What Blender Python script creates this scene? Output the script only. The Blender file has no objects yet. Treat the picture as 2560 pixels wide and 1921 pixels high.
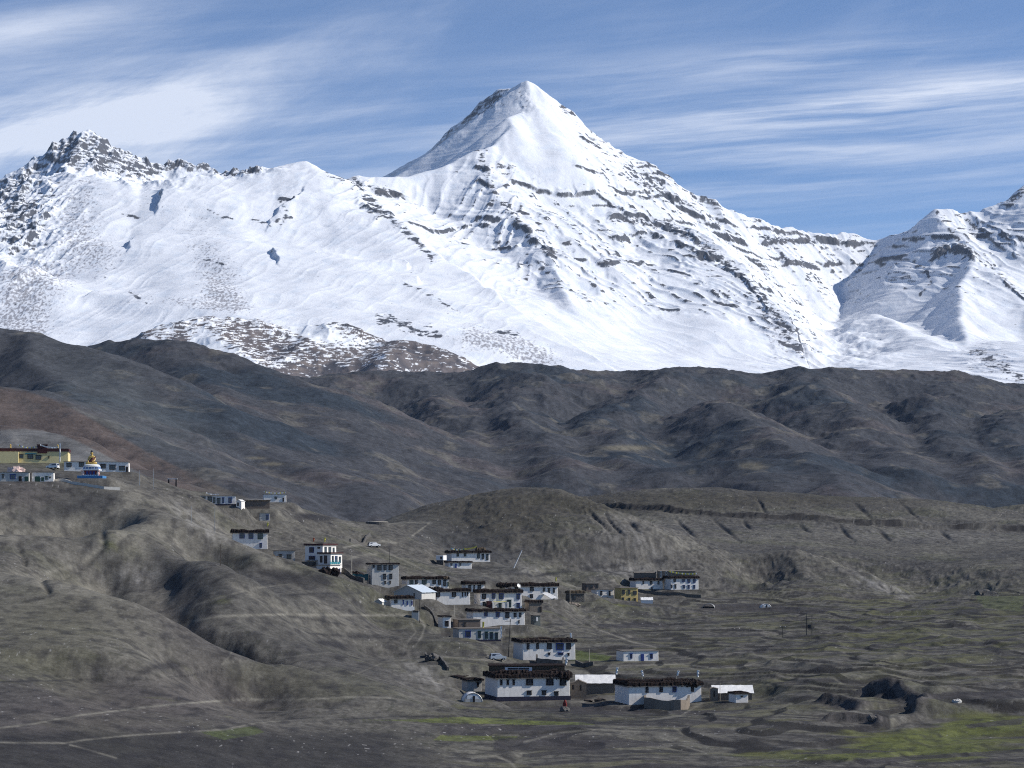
import bpy, bmesh, math, random
import numpy as np
from mathutils import Vector, Matrix

C = bpy.context.scene
COL = C.collection
# ------------------------------------------------------------------ camera, light, sky
FPX, HX, HY = 5545.0, 1280.0, 1375.0      # focal length and principal point in photo pixels (2560 wide)
cam_d = bpy.data.cameras.new('camera')
cam_d.sensor_width = 36.0
cam_d.lens = FPX / 2560.0 * 36.0
cam_d.shift_y = (HY - 960.0) / 2560.0
cam_d.clip_start = 1.0
cam_d.clip_end = 60000.0
cam = bpy.data.objects.new('camera', cam_d)
cam.rotation_euler = (math.pi / 2, 0, 0)
COL.objects.link(cam)
C.camera = cam

SUN_AZ, SUN_EL = math.radians(88), math.radians(37)
sd = Vector((math.cos(SUN_EL) * math.sin(SUN_AZ), math.cos(SUN_EL) * math.cos(SUN_AZ), math.sin(SUN_EL)))
sun_d = bpy.data.lights.new('sun', 'SUN')
sun_d.energy = 3.9
sun_d.angle = math.radians(0.5)
sun_d.color = (1.0, 0.965, 0.91)
sun = bpy.data.objects.new('sun', sun_d)
sun.rotation_euler = (-sd).to_track_quat('-Z', 'Y').to_euler()
sun.location = (0, 0, 3000)
COL.objects.link(sun)

C.view_settings.view_transform = 'Standard'
C.view_settings.look = 'None'
C.view_settings.exposure = 0.40
C.view_settings.gamma = 1.0
C.view_settings.use_curve_mapping = False
C.cycles.use_denoising = False
C.cycles.filter_width = 1.1
C.cycles.max_bounces = 4
C.cycles.diffuse_bounces = 2
C.cycles.volume_bounces = 0

def world_sky():
    w = bpy.data.worlds.new('World'); C.world = w; w.use_nodes = True
    nt = w.node_tree; nt.nodes.clear()
    N = nt.nodes.new; L = nt.links.new
    sky = N('ShaderNodeTexSky'); sky.sky_type = 'NISHITA'; sky.sun_disc = False
    sky.sun_elevation = SUN_EL; sky.sun_rotation = SUN_AZ
    sky.altitude = 4300; sky.air_density = 1.0; sky.dust_density = 0.05; sky.ozone_density = 3.0
    tint = N('ShaderNodeMix'); tint.data_type = 'RGBA'; tint.blend_type = 'MULTIPLY'
    tint.inputs['Factor'].default_value = 1.0
    tint.inputs['B'].default_value = (0.90, 1.0, 1.10, 1)
    L(sky.outputs[0], tint.inputs['A'])
    # cirrus: direction projected onto a layer high above the ground
    tc = N('ShaderNodeTexCoord')
    sep = N('ShaderNodeSeparateXYZ'); L(tc.outputs['Generated'], sep.inputs[0])
    def M(op, a, b=None, c=None):
        n = N('ShaderNodeMath'); n.operation = op
        for i, v in enumerate((a, b, c)):
            if v is None: continue
            if isinstance(v, (int, float)): n.inputs[i].default_value = v
            else: L(v, n.inputs[i])
        return n.outputs[0]
    zz = M('MAXIMUM', sep.outputs['Z'], 0.02)
    # azimuth / elevation tangent, gently curved as a flat layer would be
    px = M('DIVIDE', sep.outputs['X'], M('MAXIMUM', sep.outputs['Y'], 0.05))
    pz = M('DIVIDE', zz, M('MAXIMUM', sep.outputs['Y'], 0.05))
    def noise(vec, scale, detail, rough, dist=0.0):
        n = N('ShaderNodeTexNoise'); n.inputs['Scale'].default_value = scale
        n.inputs['Detail'].default_value = detail; n.inputs['Roughness'].default_value = rough
        n.inputs['Distortion'].default_value = dist
        L(vec, n.inputs['Vector']); return n.outputs['Fac']
    def vec(a, b, c=0.0):
        n = N('ShaderNodeCombineXYZ')
        for i, v in enumerate((a, b, c)):
            if isinstance(v, (int, float)): n.inputs[i].default_value = v
            else: L(v, n.inputs[i])
        return n.outputs[0]
    def ramp(x, a, b):
        n = N('ShaderNodeMapRange'); n.interpolation_type = 'SMOOTHSTEP'
        L(x, n.inputs[0]); n.inputs[1].default_value = a; n.inputs[2].default_value = b
        return n.outputs[0]
    # rotate so streaks rise slightly to the right
    def rot(deg):
        c, s = math.cos(math.radians(deg)), math.sin(math.radians(deg))
        return (M('ADD', M('MULTIPLY', px, c), M('MULTIPLY', pz, s)),
                M('SUBTRACT', M('MULTIPLY', pz, c), M('MULTIPLY', px, s)))
    a1, b1 = rot(5)
    warp = noise(vec(M('MULTIPLY', a1, 4.0), M('MULTIPLY', b1, 9.0)), 1.6, 3, 0.5)
    b1w = M('ADD', b1, M('MULTIPLY', M('SUBTRACT', warp, 0.5), 0.010))
    streak = noise(vec(M('MULTIPLY', a1, 6.0), M('MULTIPLY', b1w, 105.0), 3.7), 1.0, 8, 0.62)
    fibre = noise(vec(M('MULTIPLY', a1, 16.0), M('MULTIPLY', b1w, 210.0), 8.2), 1.0, 6, 0.6)
    a2, b2 = rot(18)
    wisp = noise(vec(M('MULTIPLY', a2, 7.0), M('MULTIPLY', b2, 30.0), 9.1), 1.0, 9, 0.66, 0.35)
    broad = noise(vec(M('MULTIPLY', px, 3.2), M('MULTIPLY', pz, 9.0), 5.3), 1.0, 3, 0.5)
    # masses: the large cirrus on the left, the long band on the right
    def blob(cx, cy, rx, ry, deg):
        c, s = math.cos(math.radians(deg)), math.sin(math.radians(deg))
        dx = M('SUBTRACT', px, (cx - HX) / FPX); dz = M('SUBTRACT', pz, (HY - cy) / FPX)
        u = M('DIVIDE', M('ADD', M('MULTIPLY', dx, c), M('MULTIPLY', dz, s)), rx / FPX)
        v = M('DIVIDE', M('SUBTRACT', M('MULTIPLY', dz, c), M('MULTIPLY', dx, s)), ry / FPX)
        r2 = M('ADD', M('MULTIPLY', u, u), M('MULTIPLY', v, v))
        return M('POWER', 2.718, M('MULTIPLY', r2, -1.0))
    left = M('ADD', blob(330, 270, 480, 90, 14), M('MULTIPLY', blob(60, 360, 420, 110, 4), 0.9))
    left = M('ADD', left, M('MULTIPLY', blob(60, 80, 300, 50, 8), 0.75))
    left = M('ADD', left, M('MULTIPLY', blob(760, 330, 380, 70, 10), 0.35))
    right = M('ADD', blob(2400, 225, 700, 42, 7), M('MULTIPLY', blob(2150, 330, 760, 150, 4), 0.62))
    right = M('ADD', right, M('MULTIPLY', blob(1950, 150, 420, 40, 5), 0.45))
    cl = M('MULTIPLY', right, ramp(streak, 0.25, 0.70))
    cl = M('ADD', cl, M('MULTIPLY', M('MULTIPLY', ramp(streak, 0.38, 0.75), ramp(broad, 0.35, 0.7)), 0.34))
    cl = M('ADD', cl, M('MULTIPLY', ramp(wisp, 0.45, 0.8), 0.16))
    cl = M('MULTIPLY', cl, ramp(fibre, 0.0, 0.60))
    cl = M('ADD', cl, M('MULTIPLY', left, M('MULTIPLY', ramp(wisp, 0.20, 0.74), ramp(streak, 0.0, 0.55))))
    cl = M('ADD', cl, M('MULTIPLY', M('MULTIPLY', blob(150, 330, 620, 170, 6), ramp(wisp, 0.25, 0.8)), 0.30))
    cl = M('ADD', M('MULTIPLY', M('MINIMUM', cl, 1.0), 0.78), 0.03)
    cl = M('MULTIPLY', cl, ramp(sep.outputs['Y'], 0.35, 0.75))     # the cirrus hangs over the range; the rest of the sky is clear
    # clouds only in the upper sky, where they are seen
    mix = N('ShaderNodeMix'); mix.data_type = 'RGBA'
    L(cl, mix.inputs['Factor']); L(tint.outputs['Result'], mix.inputs['A'])
    mix.inputs['B'].default_value = CLOUD_RGB
    # below the horizon: dull earth, as the land beyond the modelled ground would be
    low = N('ShaderNodeMix'); low.data_type = 'RGBA'
    L(ramp(sep.outputs['Z'], -0.03, 0.0), low.inputs['Factor'])
    low.inputs['A'].default_value = (0.9, 0.85, 0.8, 1); L(mix.outputs['Result'], low.inputs['B'])
    bg = N('ShaderNodeBackground'); bg.inputs['Strength'].default_value = SKY_STR
    L(low.outputs['Result'], bg.inputs['Color'])
    out = N('ShaderNodeOutputWorld'); L(bg.outputs[0], out.inputs[0])
SKY_STR = 0.09
CLOUD_RGB = (7.4, 7.9, 9.0, 1)
world_sky()

# ------------------------------------------------------------------ numeric helpers
F32 = np.float32
def _hash(ix, iy, seed):
    h = ix.astype(np.uint32) * np.uint32(374761393) + iy.astype(np.uint32) * np.uint32(668265263) + np.uint32(seed * 2246822519 & 0xffffffff)
    h = (h ^ (h >> np.uint32(13))) * np.uint32(1274126177)
    return (h ^ (h >> np.uint32(16))) & np.uint32(255)
_ang = np.linspace(0, 2 * np.pi, 256, endpoint=False)
_gx, _gy = np.cos(_ang).astype(F32), np.sin(_ang).astype(F32)
def pn(x, y, seed=0):
    x = np.asarray(x, F32); y = np.asarray(y, F32)
    xf = np.floor(x); yf = np.floor(y)
    ix = xf.astype(np.int32); iy = yf.astype(np.int32)
    dx = x - xf; dy = y - yf
    u = dx * dx * dx * (dx * (dx * 6 - 15) + 10); v = dy * dy * dy * (dy * (dy * 6 - 15) + 10)
    def g(ox, oy):
        h = _hash(ix + ox, iy + oy, seed)
        return _gx[h] * (dx - ox) + _gy[h] * (dy - oy)
    n00, n10, n01, n11 = g(0, 0), g(1, 0), g(0, 1), g(1, 1)
    a = n00 + u * (n10 - n00); b = n01 + u * (n11 - n01)
    return (a + v * (b - a)) * F32(1.5)
def fbm(x, y, o=4, seed=0, gain=0.5, lac=2.03):
    s = 0; a = 1.0; t = 0
    for i in range(o):
        s = s + a * pn(x, y, seed + i * 7); t += a; a *= gain
        x = x * lac + 3.1; y = y * lac + 1.7
    return s / t * 1.6
def ridged(x, y, o=4, seed=0, gain=0.5, lac=2.07):
    s = 0; a = 1.0; t = 0; w = 1.0
    for i in range(o):
        n = 1 - np.abs(pn(x, y, seed + i * 5)) * 1.7
        n = np.clip(n, 0, 1) ** 2 * w
        s = s + a * n; t += a; a *= gain; w = np.clip(n * 1.6, 0, 1)
        x = x * lac + 5.1; y = y * lac + 2.7
    return s / t
def sst(x, a, b):
    t = np.clip((x - a) / (b - a), 0, 1); return t * t * (3 - 2 * t)
def smax(a, b, k):
    h = np.maximum(k - np.abs(a - b), 0) / k
    return np.maximum(a, b) + h * h * k * 0.25
def W(p):                                   # (photo x, photo y, distance) -> world point
    return ((p[0] - HX) / FPX * p[2], p[2], -(p[1] - HY) / FPX * p[2])
def proj(X, Y, Z): return HX + X / Y * FPX, HY - Z / Y * FPX

def ridge(X, Y, pts, sl, sr=None, r=10.0, L=300.0, st=0.0):
    """height of a ridge: crest through pts; side slope sl on the left, sr on the right when walking along it, steeper by st near the crest"""
    sr = sl if sr is None else sr
    P = [W(p) for p in pts]
    segs = []; best = None
    for a, b in zip(P[:-1], P[1:]):
        vx, vy = b[0] - a[0], b[1] - a[1]; L2 = vx * vx + vy * vy + 1e-6
        t = np.clip(((X - a[0]) * vx + (Y - a[1]) * vy) / L2, 0, 1)
        dx = X - (a[0] + t * vx); dy = Y - (a[1] + t * vy)
        d = np.sqrt(dx * dx + dy * dy)
        segs.append((d, a[2] + t * (b[2] - a[2])))
        if sl != sr:
            c = (dx * vy - dy * vx) / math.sqrt(L2)
            if best is None: best = d.copy(); side = c
            else:
                m = d < best - 1e-3
                best = np.where(m, d, best); side = np.where(m, c, side)
    s = sl if sl == sr else (sl + (sr - sl) * sst(side, -3.0 * r, 3.0 * r)).astype(F32)
    h = None
    for d, z in segs:
        dd = np.sqrt(d * d + r * r) - r
        k = z - s * dd - (st * L * (1 - np.exp(-dd / L)) if st else 0)
        h = k if h is None else np.maximum(h, k)
    return h.astype(F32)
def polydist(x, y, pts):
    """distance and signed side to a polyline in the plane, plus the position along it 0..1"""
    best = None; n = len(pts) - 1
    for i, (a, b) in enumerate(zip(pts[:-1], pts[1:])):
        vx, vy = b[0] - a[0], b[1] - a[1]; L2 = vx * vx + vy * vy + 1e-9
        t = np.clip(((x - a[0]) * vx + (y - a[1]) * vy) / L2, 0, 1)
        dx = x - (a[0] + t * vx); dy = y - (a[1] + t * vy)
        d = np.sqrt(dx * dx + dy * dy); s = np.sign(dx * vy - dy * vx)
        if best is None: best = (d, s, (i + t) / n)
        else:
            m = d < best[0]
            best = (np.where(m, d, best[0]), np.where(m, s, best[1]), np.where(m, (i + t) / n, best[2]))
    return best
def blob(px, py, cx, cy, rx, ry, deg=0):
    c, s = math.cos(math.radians(deg)), math.sin(math.radians(deg))
    dx = px - cx; dy = -(py - cy)
    u = (dx * c + dy * s) / rx; v = (dy * c - dx * s) / ry
    return np.exp(-(u * u + v * v))
def box_blur(a, n):
    k = 2 * n + 1
    for ax in (0, 1):
        p = np.concatenate([np.repeat(np.take(a, [0], ax), n + 1, ax), a, np.repeat(np.take(a, [-1], ax), n, ax)], ax)
        c = np.cumsum(p, ax, dtype=np.float64)
        a = ((np.take(c, range(k, c.shape[ax]), ax) - np.take(c, range(0, c.shape[ax] - k), ax)) / k).astype(F32)
    return a
def up(a, m, n):                            # bilinear resample to m x n
    i = np.linspace(0, a.shape[0] - 1, m); j = np.linspace(0, a.shape[1] - 1, n)
    i0 = np.minimum(i.astype(int), a.shape[0] - 2); j0 = np.minimum(j.astype(int), a.shape[1] - 2)
    fi = (i - i0)[:, None]; fj = (j - j0)[None, :]
    r0 = a[i0]; r1 = a[i0 + 1]
    top = r0[:, j0] * (1 - fj) + r0[:, j0 + 1] * fj
    bot = r1[:, j0] * (1 - fj) + r1[:, j0 + 1] * fj
    return (top * (1 - fi) + bot * fi).astype(F32)
def fan(u0, u1, nu, ys):
    u = np.linspace(u0, u1, nu, dtype=np.float64)
    Y = np.repeat(np.asarray(ys)[:, None], nu, 1); X = u[None, :] * Y
    return X.astype(F32), Y.astype(F32)
def slopes(X, Y, Z):
    u = X[0] / Y[0]
    du = u[1] - u[0]
    zx = np.gradient(Z, axis=1) / du / Y
    zy = np.gradient(Z, axis=0) / np.gradient(Y[:, 0])[:, None] - zx * u[None, :]
    return zx, zy
def sheet(name, X, Y, Z, colour, mat, extra=None):
    m, n = X.shape
    me = bpy.data.meshes.new(name)
    co = np.stack([X, Y, Z], -1).astype(F32).reshape(-1, 3)
    idx = np.arange(m * n, dtype=np.int32).reshape(m, n)
    q = np.stack([idx[:-1, :-1], idx[:-1, 1:], idx[1:, 1:], idx[1:, :-1]], -1).reshape(-1, 4)
    me.vertices.add(m * n); me.vertices.foreach_set('co', co.ravel())
    me.loops.add(q.size); me.loops.foreach_set('vertex_index', q.ravel())
    me.polygons.add(len(q)); me.polygons.foreach_set('loop_start', np.arange(0, q.size, 4, dtype=np.int32))
    me.polygons.foreach_set('use_smooth', np.ones(len(q), bool))
    me.update(calc_edges=True)
    at = me.attributes.new('tone', 'FLOAT_COLOR', 'POINT')
    c4 = np.ones((m * n, 4), F32); c4[:, :3] = np.clip(colour.reshape(-1, 3), 0.003, 0.95)
    at.data.foreach_set('color', c4.ravel())
    me.materials.append(mat)
    o = bpy.data.objects.new(name, me); COL.objects.link(o)
    o['kind'] = 'structure'
    return o
def lerp(a, b, t):
    t = t[..., None] if np.ndim(t) else t
    return a * (1 - t) + np.asarray(b, F32) * t
def ground_mat(name, rough, scales, amt, bump=0.0, bscale=1.0, spec=0.2):
    """surface colour, with any painted shade, from the surveyed 'tone' layer, broken up by two world-space noises"""
    m = bpy.data.materials.new(name); m.use_nodes = True
    nt = m.node_tree; b = nt.nodes['Principled BSDF']; L = nt.links.new
    at = nt.nodes.new('ShaderNodeAttribute'); at.attribute_name = 'tone'
    tc = nt.nodes.new('ShaderNodeTexCoord')
    col = at.outputs['Color']
    for sc in scales:
        nz = nt.nodes.new('ShaderNodeTexNoise'); nz.inputs['Scale'].default_value = sc
        nz.inputs['Detail'].default_value = 6; nz.inputs['Roughness'].default_value = 0.65
        L(tc.outputs['Object'], nz.inputs['Vector'])
        mr = nt.nodes.new('ShaderNodeMapRange')
        mr.inputs[1].default_value = 0.3; mr.inputs[2].default_value = 0.7
        mr.inputs[3].default_value = 1 - amt; mr.inputs[4].default_value = 1 + amt
        L(nz.outputs['Fac'], mr.inputs[0])
        mx = nt.nodes.new('ShaderNodeMix'); mx.data_type = 'RGBA'; mx.blend_type = 'MULTIPLY'
        mx.inputs['Factor'].default_value = 1
        L(col, mx.inputs['A']); L(mr.outputs[0], mx.inputs['B']); col = mx.outputs['Result']
    L(col, b.inputs['Base Color'])
    b.inputs['Roughness'].default_value = rough
    b.inputs['Specular IOR Level'].default_value = spec
    if bump:
        nz = nt.nodes.new('ShaderNodeTexNoise'); nz.inputs['Scale'].default_value = bscale
        nz.inputs['Detail'].default_value = 8; nz.inputs['Roughness'].default_value = 0.7
        L(tc.outputs['Object'], nz.inputs['Vector'])
        bp = nt.nodes.new('ShaderNodeBump'); bp.inputs['Distance'].default_value = bump
        bp.inputs['Strength'].default_value = 1
        L(nz.outputs['Fac'], bp.inputs['Height']); L(bp.outputs[0], b.inputs['Normal'])
    return m
# ------------------------------------------------------------------ the snow range
def snow_range():
    ys = np.concatenate([np.arange(5600, 10100, 4.6), np.arange(10100, 11000, 20)])
    nu = 1500
    X, Y = fan(-0.27, 0.27, nu, ys)
    # ridge skeleton on a coarser net
    m2, n2 = len(ys) // 2, nu // 2
    Xc, Yc = up(X, m2, n2), up(Y, m2, n2)
    wx = fbm(Xc / 260, Yc / 260, 3, 11) * 14; wy = fbm(Xc / 260, Yc / 260, 3, 17) * 14
    Xw, Yw = Xc + wx, Yc + wy
    R = lambda pts, sl, sr=None, r=8, L=250, st=0.0: ridge(Xw, Yw, pts, sl, sr, r, L, st)
    # apron at the foot
    H = (511 + (Yw - 6300) * 0.150).astype(F32)
    pxc = HX + Xc / Yc * FPX
    # glacier trough between the buttress and the right spur
    gl = blob(pxc, 0, 2120, 0, 190, 1)
    H = H - gl * 40
    # left rocky peak and its jagged crest
    H = smax(H, R([(-250, 600, 8200), (-100, 500, 8250), (0, 447, 8300), (60, 412, 8350), (100, 385, 8400), (160, 345, 8450), (190, 338, 8480), (215, 330, 8500), (240, 350, 8520),
                   (262, 364, 8550), (300, 380, 8580), (330, 390, 8600), (385, 405, 8650), (410, 412, 8660), (430, 403, 8680), (470, 404, 8690), (500, 412, 8700),
                   (560, 424, 8660), (600, 423, 8640), (645, 428, 8600), (700, 430, 8560)], 0.75, 0.95, 4), 8)
    # spur of the left peak toward the viewer: rocky west face left of it
    H = smax(H, R([(215, 330, 8500), (190, 370, 8300), (150, 425, 8050), (120, 500, 7700), (100, 580, 7350), (60, 650, 7000)], 0.62, 0.9, 10, 200, 0.10), 12)
    # smooth snow crest in front of it
    H = smax(H, R([(110, 436, 7900), (200, 428, 7780), (260, 434, 7740), (320, 446, 7720), (360, 453, 7720), (400, 446, 7740), (430, 440, 7760), (520, 438, 7800), (640, 431, 7900), (700, 414, 8000), (740, 407, 8040),
                   (770, 404, 8050), (800, 418, 8050), (830, 434, 8060), (855, 445, 8080), (880, 436, 8100)], 0.7, 0.475, 14, 200, 0.04), 18)
    H = smax(H, R([(880, 436, 8100), (905, 433, 8110), (960, 438, 8150), (1019, 440, 8200), (1070, 428, 8260),
                   (1117, 411, 8300), (1168, 382, 8380), (1186, 375, 8400), (1229, 371, 8450)], 0.7, 0.66, 8, 200, 0.06), 12)
    # corniced arete up to the summit: shaded face on its left, sunny bowl on its right
    H = smax(H, R([(1186, 375, 8400), (1229, 371, 8450), (1258, 339, 8550), (1280, 316, 8620), (1266, 293, 8700), (1300, 282, 8800), (1312, 262, 8880),
                   (1312, 230, 8960), (1314, 196, 9000)], 0.84, 0.80, 6, 200, 0.0), 6)
    # back left skyline of the main summit
    H = smax(H, R([(1314, 196, 9000), (1302, 198, 9010), (1276, 216, 9040), (1262, 220, 9050), (1240, 216, 9070), (1229, 229, 9080), (1205, 250, 9120), (1184, 274, 9150), (1150, 306, 9200), (1121, 330, 9250), (1081, 364, 9320), (1027, 397, 9400), (958, 437, 9500), (860, 480, 9600)], 1.5, 1.0, 5), 6)
    # long right skyline, then the wall of the snow bowl, then the right-hand range
    H = smax(H, R([(1314, 196, 9000), (1330, 207, 9005), (1345, 222, 9010), (1400, 258, 9030), (1425, 270, 9040), (1436, 282, 9045), (1480, 325, 9060), (1497, 333, 9065), (1515, 347, 9070), (1560, 378, 9100), (1610, 405, 9120)], 0.9, 0.92, 6, 260, 0.10), 10)
    H = smax(H, R([(1610, 405, 9120), (1640, 412, 9130), (1665, 430, 9140), (1700, 460, 9160), (1740, 482, 9170), (1757, 487, 9175), (1784, 488, 9180), (1796, 502, 9190), (1845, 520, 9220), (1900, 545, 9280)], 0.9, 0.98, 6, 260, 0.10), 10)
    H = smax(H, R([(1900, 545, 9280), (1950, 570, 9360), (2000, 576, 9440), (2050, 588, 9500), (2105, 582, 9540),
                   (2150, 590, 9560), (2190, 599, 9560), (2230, 586, 9500), (2260, 570, 9420), (2300, 556, 9320), (2343, 525, 9200)], 0.9, 0.86, 6, 200, 0.16), 8)
    H = smax(H, R([(2343, 525, 9200), (2370, 521, 9210), (2400, 531, 9230), (2440, 524, 9260)], 0.9, 1.0, 7, 260, 0.12), 8)
    H = smax(H, R([(2440, 524, 9260), (2480, 510, 9280), (2520, 505, 9300), (2538, 482, 9310), (2560, 463, 9320), (2620, 430, 9350), (2760, 370, 9400)], 0.9, 0.66, 7, 260, 0.12), 12)
    # rocky rib under the shoulder, facing the viewer
    H = smax(H, R([(1229, 371, 8450), (1222, 419, 8250), (1228, 462, 8100), (1250, 495, 7980), (1282, 534, 7840), (1318, 570, 7700), (1360, 628, 7480), (1396, 690, 7250), (1425, 760, 7000)], 0.56, 0.60, 10, 200, 0.1), 22)
    # rib from the knob, boundary of the left face
    H = smax(H, R([(890, 436, 8100), (926, 500, 7880), (972, 540, 7720), (1042, 598, 7500), (1090, 650, 7320), (1180, 715, 7050), (1300, 800, 6700), (1420, 890, 6350)], 0.62, 0.36, 22, 200, 0.06), 30)
    # face bulge under the summit
    H = smax(H, R([(1314, 220, 8980), (1370, 330, 8700), (1440, 460, 8380), (1500, 560, 8100), (1560, 640, 7850)], 0.80, 0.75, 50, 200, 0.05), 24)
    # buttress
    H = smax(H, R([(1560, 400, 9060), (1600, 470, 8800), (1650, 545, 8550), (1700, 592, 8380), (1760, 628, 8240), (1807, 657, 8120), (1847, 686, 8000), (1879, 715, 7880), (1923, 773, 7650), (1962, 802, 7520), (1995, 838, 7360), (2010, 862, 7200)], 0.74, 0.42, 10, 180, 0.1), 24)
    # short rib of the inner face
    H = smax(H, R([(1500, 545, 8350), (1560, 580, 8230), (1600, 590, 8180), (1680, 640, 7960), (1700, 700, 7700), (1690, 780, 7350)], 0.66, 0.55, 14, 150, 0.06), 25)
    # right spur
    H = smax(H, R([(2343, 525, 9200), (2358, 560, 9080), (2375, 590, 8980), (2405, 615, 8860), (2433, 632, 8760), (2420, 670, 8560), (2396, 710, 8350), (2400, 760, 8100), (2410, 830, 7750), (2420, 920, 7250), (2420, 980, 6900)], 0.50, 0.78, 12, 200, 0.08), 22)
    H = smax(H, R([(2433, 632, 8760), (2500, 690, 8500), (2560, 760, 8200), (2640, 860, 7700)], 0.45, 0.5, 16, 200, 0.08), 30)
    H = smax(H, R([(2190, 790, 8300), (2260, 830, 7900), (2330, 862, 7500), (2420, 905, 7000), (2520, 960, 6500), (2600, 1000, 6200)], 0.34, 0.34, 30, 200, 0.05), 40)
    # speckled near spur on the far left and low ribs
    H = smax(H, R([(-200, 690, 6800), (0, 652, 6620), (60, 656, 6560), (110, 690, 6460), (150, 760, 6320), (190, 860, 6200)], 0.5, 0.55, 30, 150, 0.05), 14)
    H = smax(H, R([(640, 440, 7880), (610, 560, 7500), (600, 680, 7100), (600, 780, 6800)], 0.35, 0.35, 90, 200, 0.0), 60)
    H = smax(H, R([(790, 450, 8000), (760, 560, 7650), (770, 680, 7250), (850, 780, 6900), (930, 850, 6600)], 0.42, 0.35, 50, 200, 0.05), 30)
    H = smax(H, R([(950, 800, 6450), (1010, 790, 6450), (1090, 815, 6420), (1200, 850, 6350), (1300, 870, 6300), (1410, 912, 6200)], 0.5, 0.45, 20, 150, 0.1), 14)
    Z = up(box_blur(H, 1), len(ys), nu)
    px, py = proj(X, Y, Z)
    zx, zy = slopes(X, Y, Z)
    # snow-slab steps: a low wall with its shade side to the left
    def step(pts, h, reach, sgn=1, w=6.0):
        nonlocal Z
        P = [W(p)[:2] for p in pts]
        x0 = min(p[0] for p in P) - reach * 6; x1 = max(p[0] for p in P) + reach * 6
        y0 = min(p[1] for p in P) - reach * 6; y1 = max(p[1] for p in P) + reach * 6
        r = np.where((ys > y0) & (ys < y1))[0]
        if len(r) == 0: return
        s = slice(r[0], r[-1] + 1)
        d, sd_, t = polydist(X[s] + fbm(X[s] / 60, Y[s] / 60, 3, 5) * 9, Y[s], P)
        sd2 = d * sd_ * sgn
        cx_, cy_ = P[-1][0] - P[0][0], P[-1][1] - P[0][1]
        t = np.clip(((X[s] - P[0][0]) * cx_ + (Y[s] - P[0][1]) * cy_) / (cx_ * cx_ + cy_ * cy_), 0, 1)
        e = sst(t, 0, 0.4) * (1 - sst(t, 0.6, 1.0))
        Z[s] += (h * sst(sd2, -w, w) * np.exp(-np.clip(sd2, 0, None) / reach) * e).astype(F32)
    step([(385, 462, 7640), (402, 490, 7540), (404, 520, 7450), (392, 548, 7370), (384, 570, 7300)], 26, 240, -1)
    step([(358, 598, 7180), (330, 640, 7040), (316, 672, 6930), (308, 690, 6880)], 20, 260, -1)
    step([(690, 640, 7040), (676, 662, 6960), (680, 680, 6900), (690, 705, 6820), (702, 742, 6720)], 18, 260, -1)
    step([(770, 490, 7800), (745, 540, 7600), (700, 560, 7480), (665, 610, 7300), (655, 640, 7200)], 16, 180, -1)
    step([(365, 775, 6470), (320, 782, 6460), (270, 800, 6420), (215, 838, 6350), (195, 880, 6300)], 16, 160, -1)
    step([(975, 688, 6980), (1000, 696, 6960), (1022, 702, 6950), (1018, 728, 6860)], 18, 140, 1)
    step([(1020, 750, 6800), (1050, 768, 6760), (1048, 790, 6680)], 18, 120, 1)
    # region weights, read off the photograph
    B = lambda *a: blob(px, py, *a)
    smooth = np.clip(1.3 * B(1370, 385, 120, 75, -35) + B(1300, 330, 60, 50) + 1.3 * B(1110, 370, 140, 50, 30) + B(1240, 290, 50, 50), 0, 1)
    strata = np.clip(B(1680, 560, 330, 130, -30) + B(1480, 470, 330, 110, -35) + B(1240, 500, 190, 140, -20) + B(2000, 640, 260, 90, -10) + B(1950, 830, 130, 60, -40)
                     + B(2330, 620, 150, 90, -40) + 0.9 * B(930, 500, 110, 60, -35) + 0.8 * B(2480, 920, 130, 50, -25) + B(2500, 560, 140, 110, -30) + 1.2 * B(50, 520, 130, 130) + 0.8 * B(1420, 640, 200, 90, -15) + 0.7 * B(1540, 700, 260, 60, -10), 0, 1) * (1 - smooth)
    crag = np.clip(1.35 * B(40, 520, 110, 140, 10) + 1.2 * B(210, 372, 110, 45, 0) + B(320, 420, 120, 32, -18) + 1.3 * B(480, 418, 150, 18, -3) + 1.2 * B(610, 430, 60, 10, 0)
                   + 1.1 * B(1225, 250, 75, 38, 36) + 0.8 * B(1310, 262, 22, 34) + 0.6 * B(1110, 330, 60, 30, 40), 0, 1.3)
    # strata ledges: horizontal rock bands dipping slightly, snow between
    tilt = Z + X * 0.085 + fbm(X / 900, Y / 900, 2, 21) * 40 + fbm(X / 120, Y / 120, 3, 22) * 5
    def ledges(per, amp):
        f = tilt / per; fr = f - np.floor(f)
        st_ = np.where(fr < 0.78, fr * 0.62, 0.4836 + (fr - 0.78) * (0.5164 / 0.22))
        return (st_ - fr) * per * amp, fr
    cont = sst(fbm(X / 150 , Y / 260, 4, 31) + 0.25, 0.0, 0.5)
    g1, f1 = ledges(84, 0.36); g2, f2 = ledges(31, 0.5)
    Z = Z + (strata * (g1 * cont + g2 * (0.35 + 0.65 * cont))).astype(F32)
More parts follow.
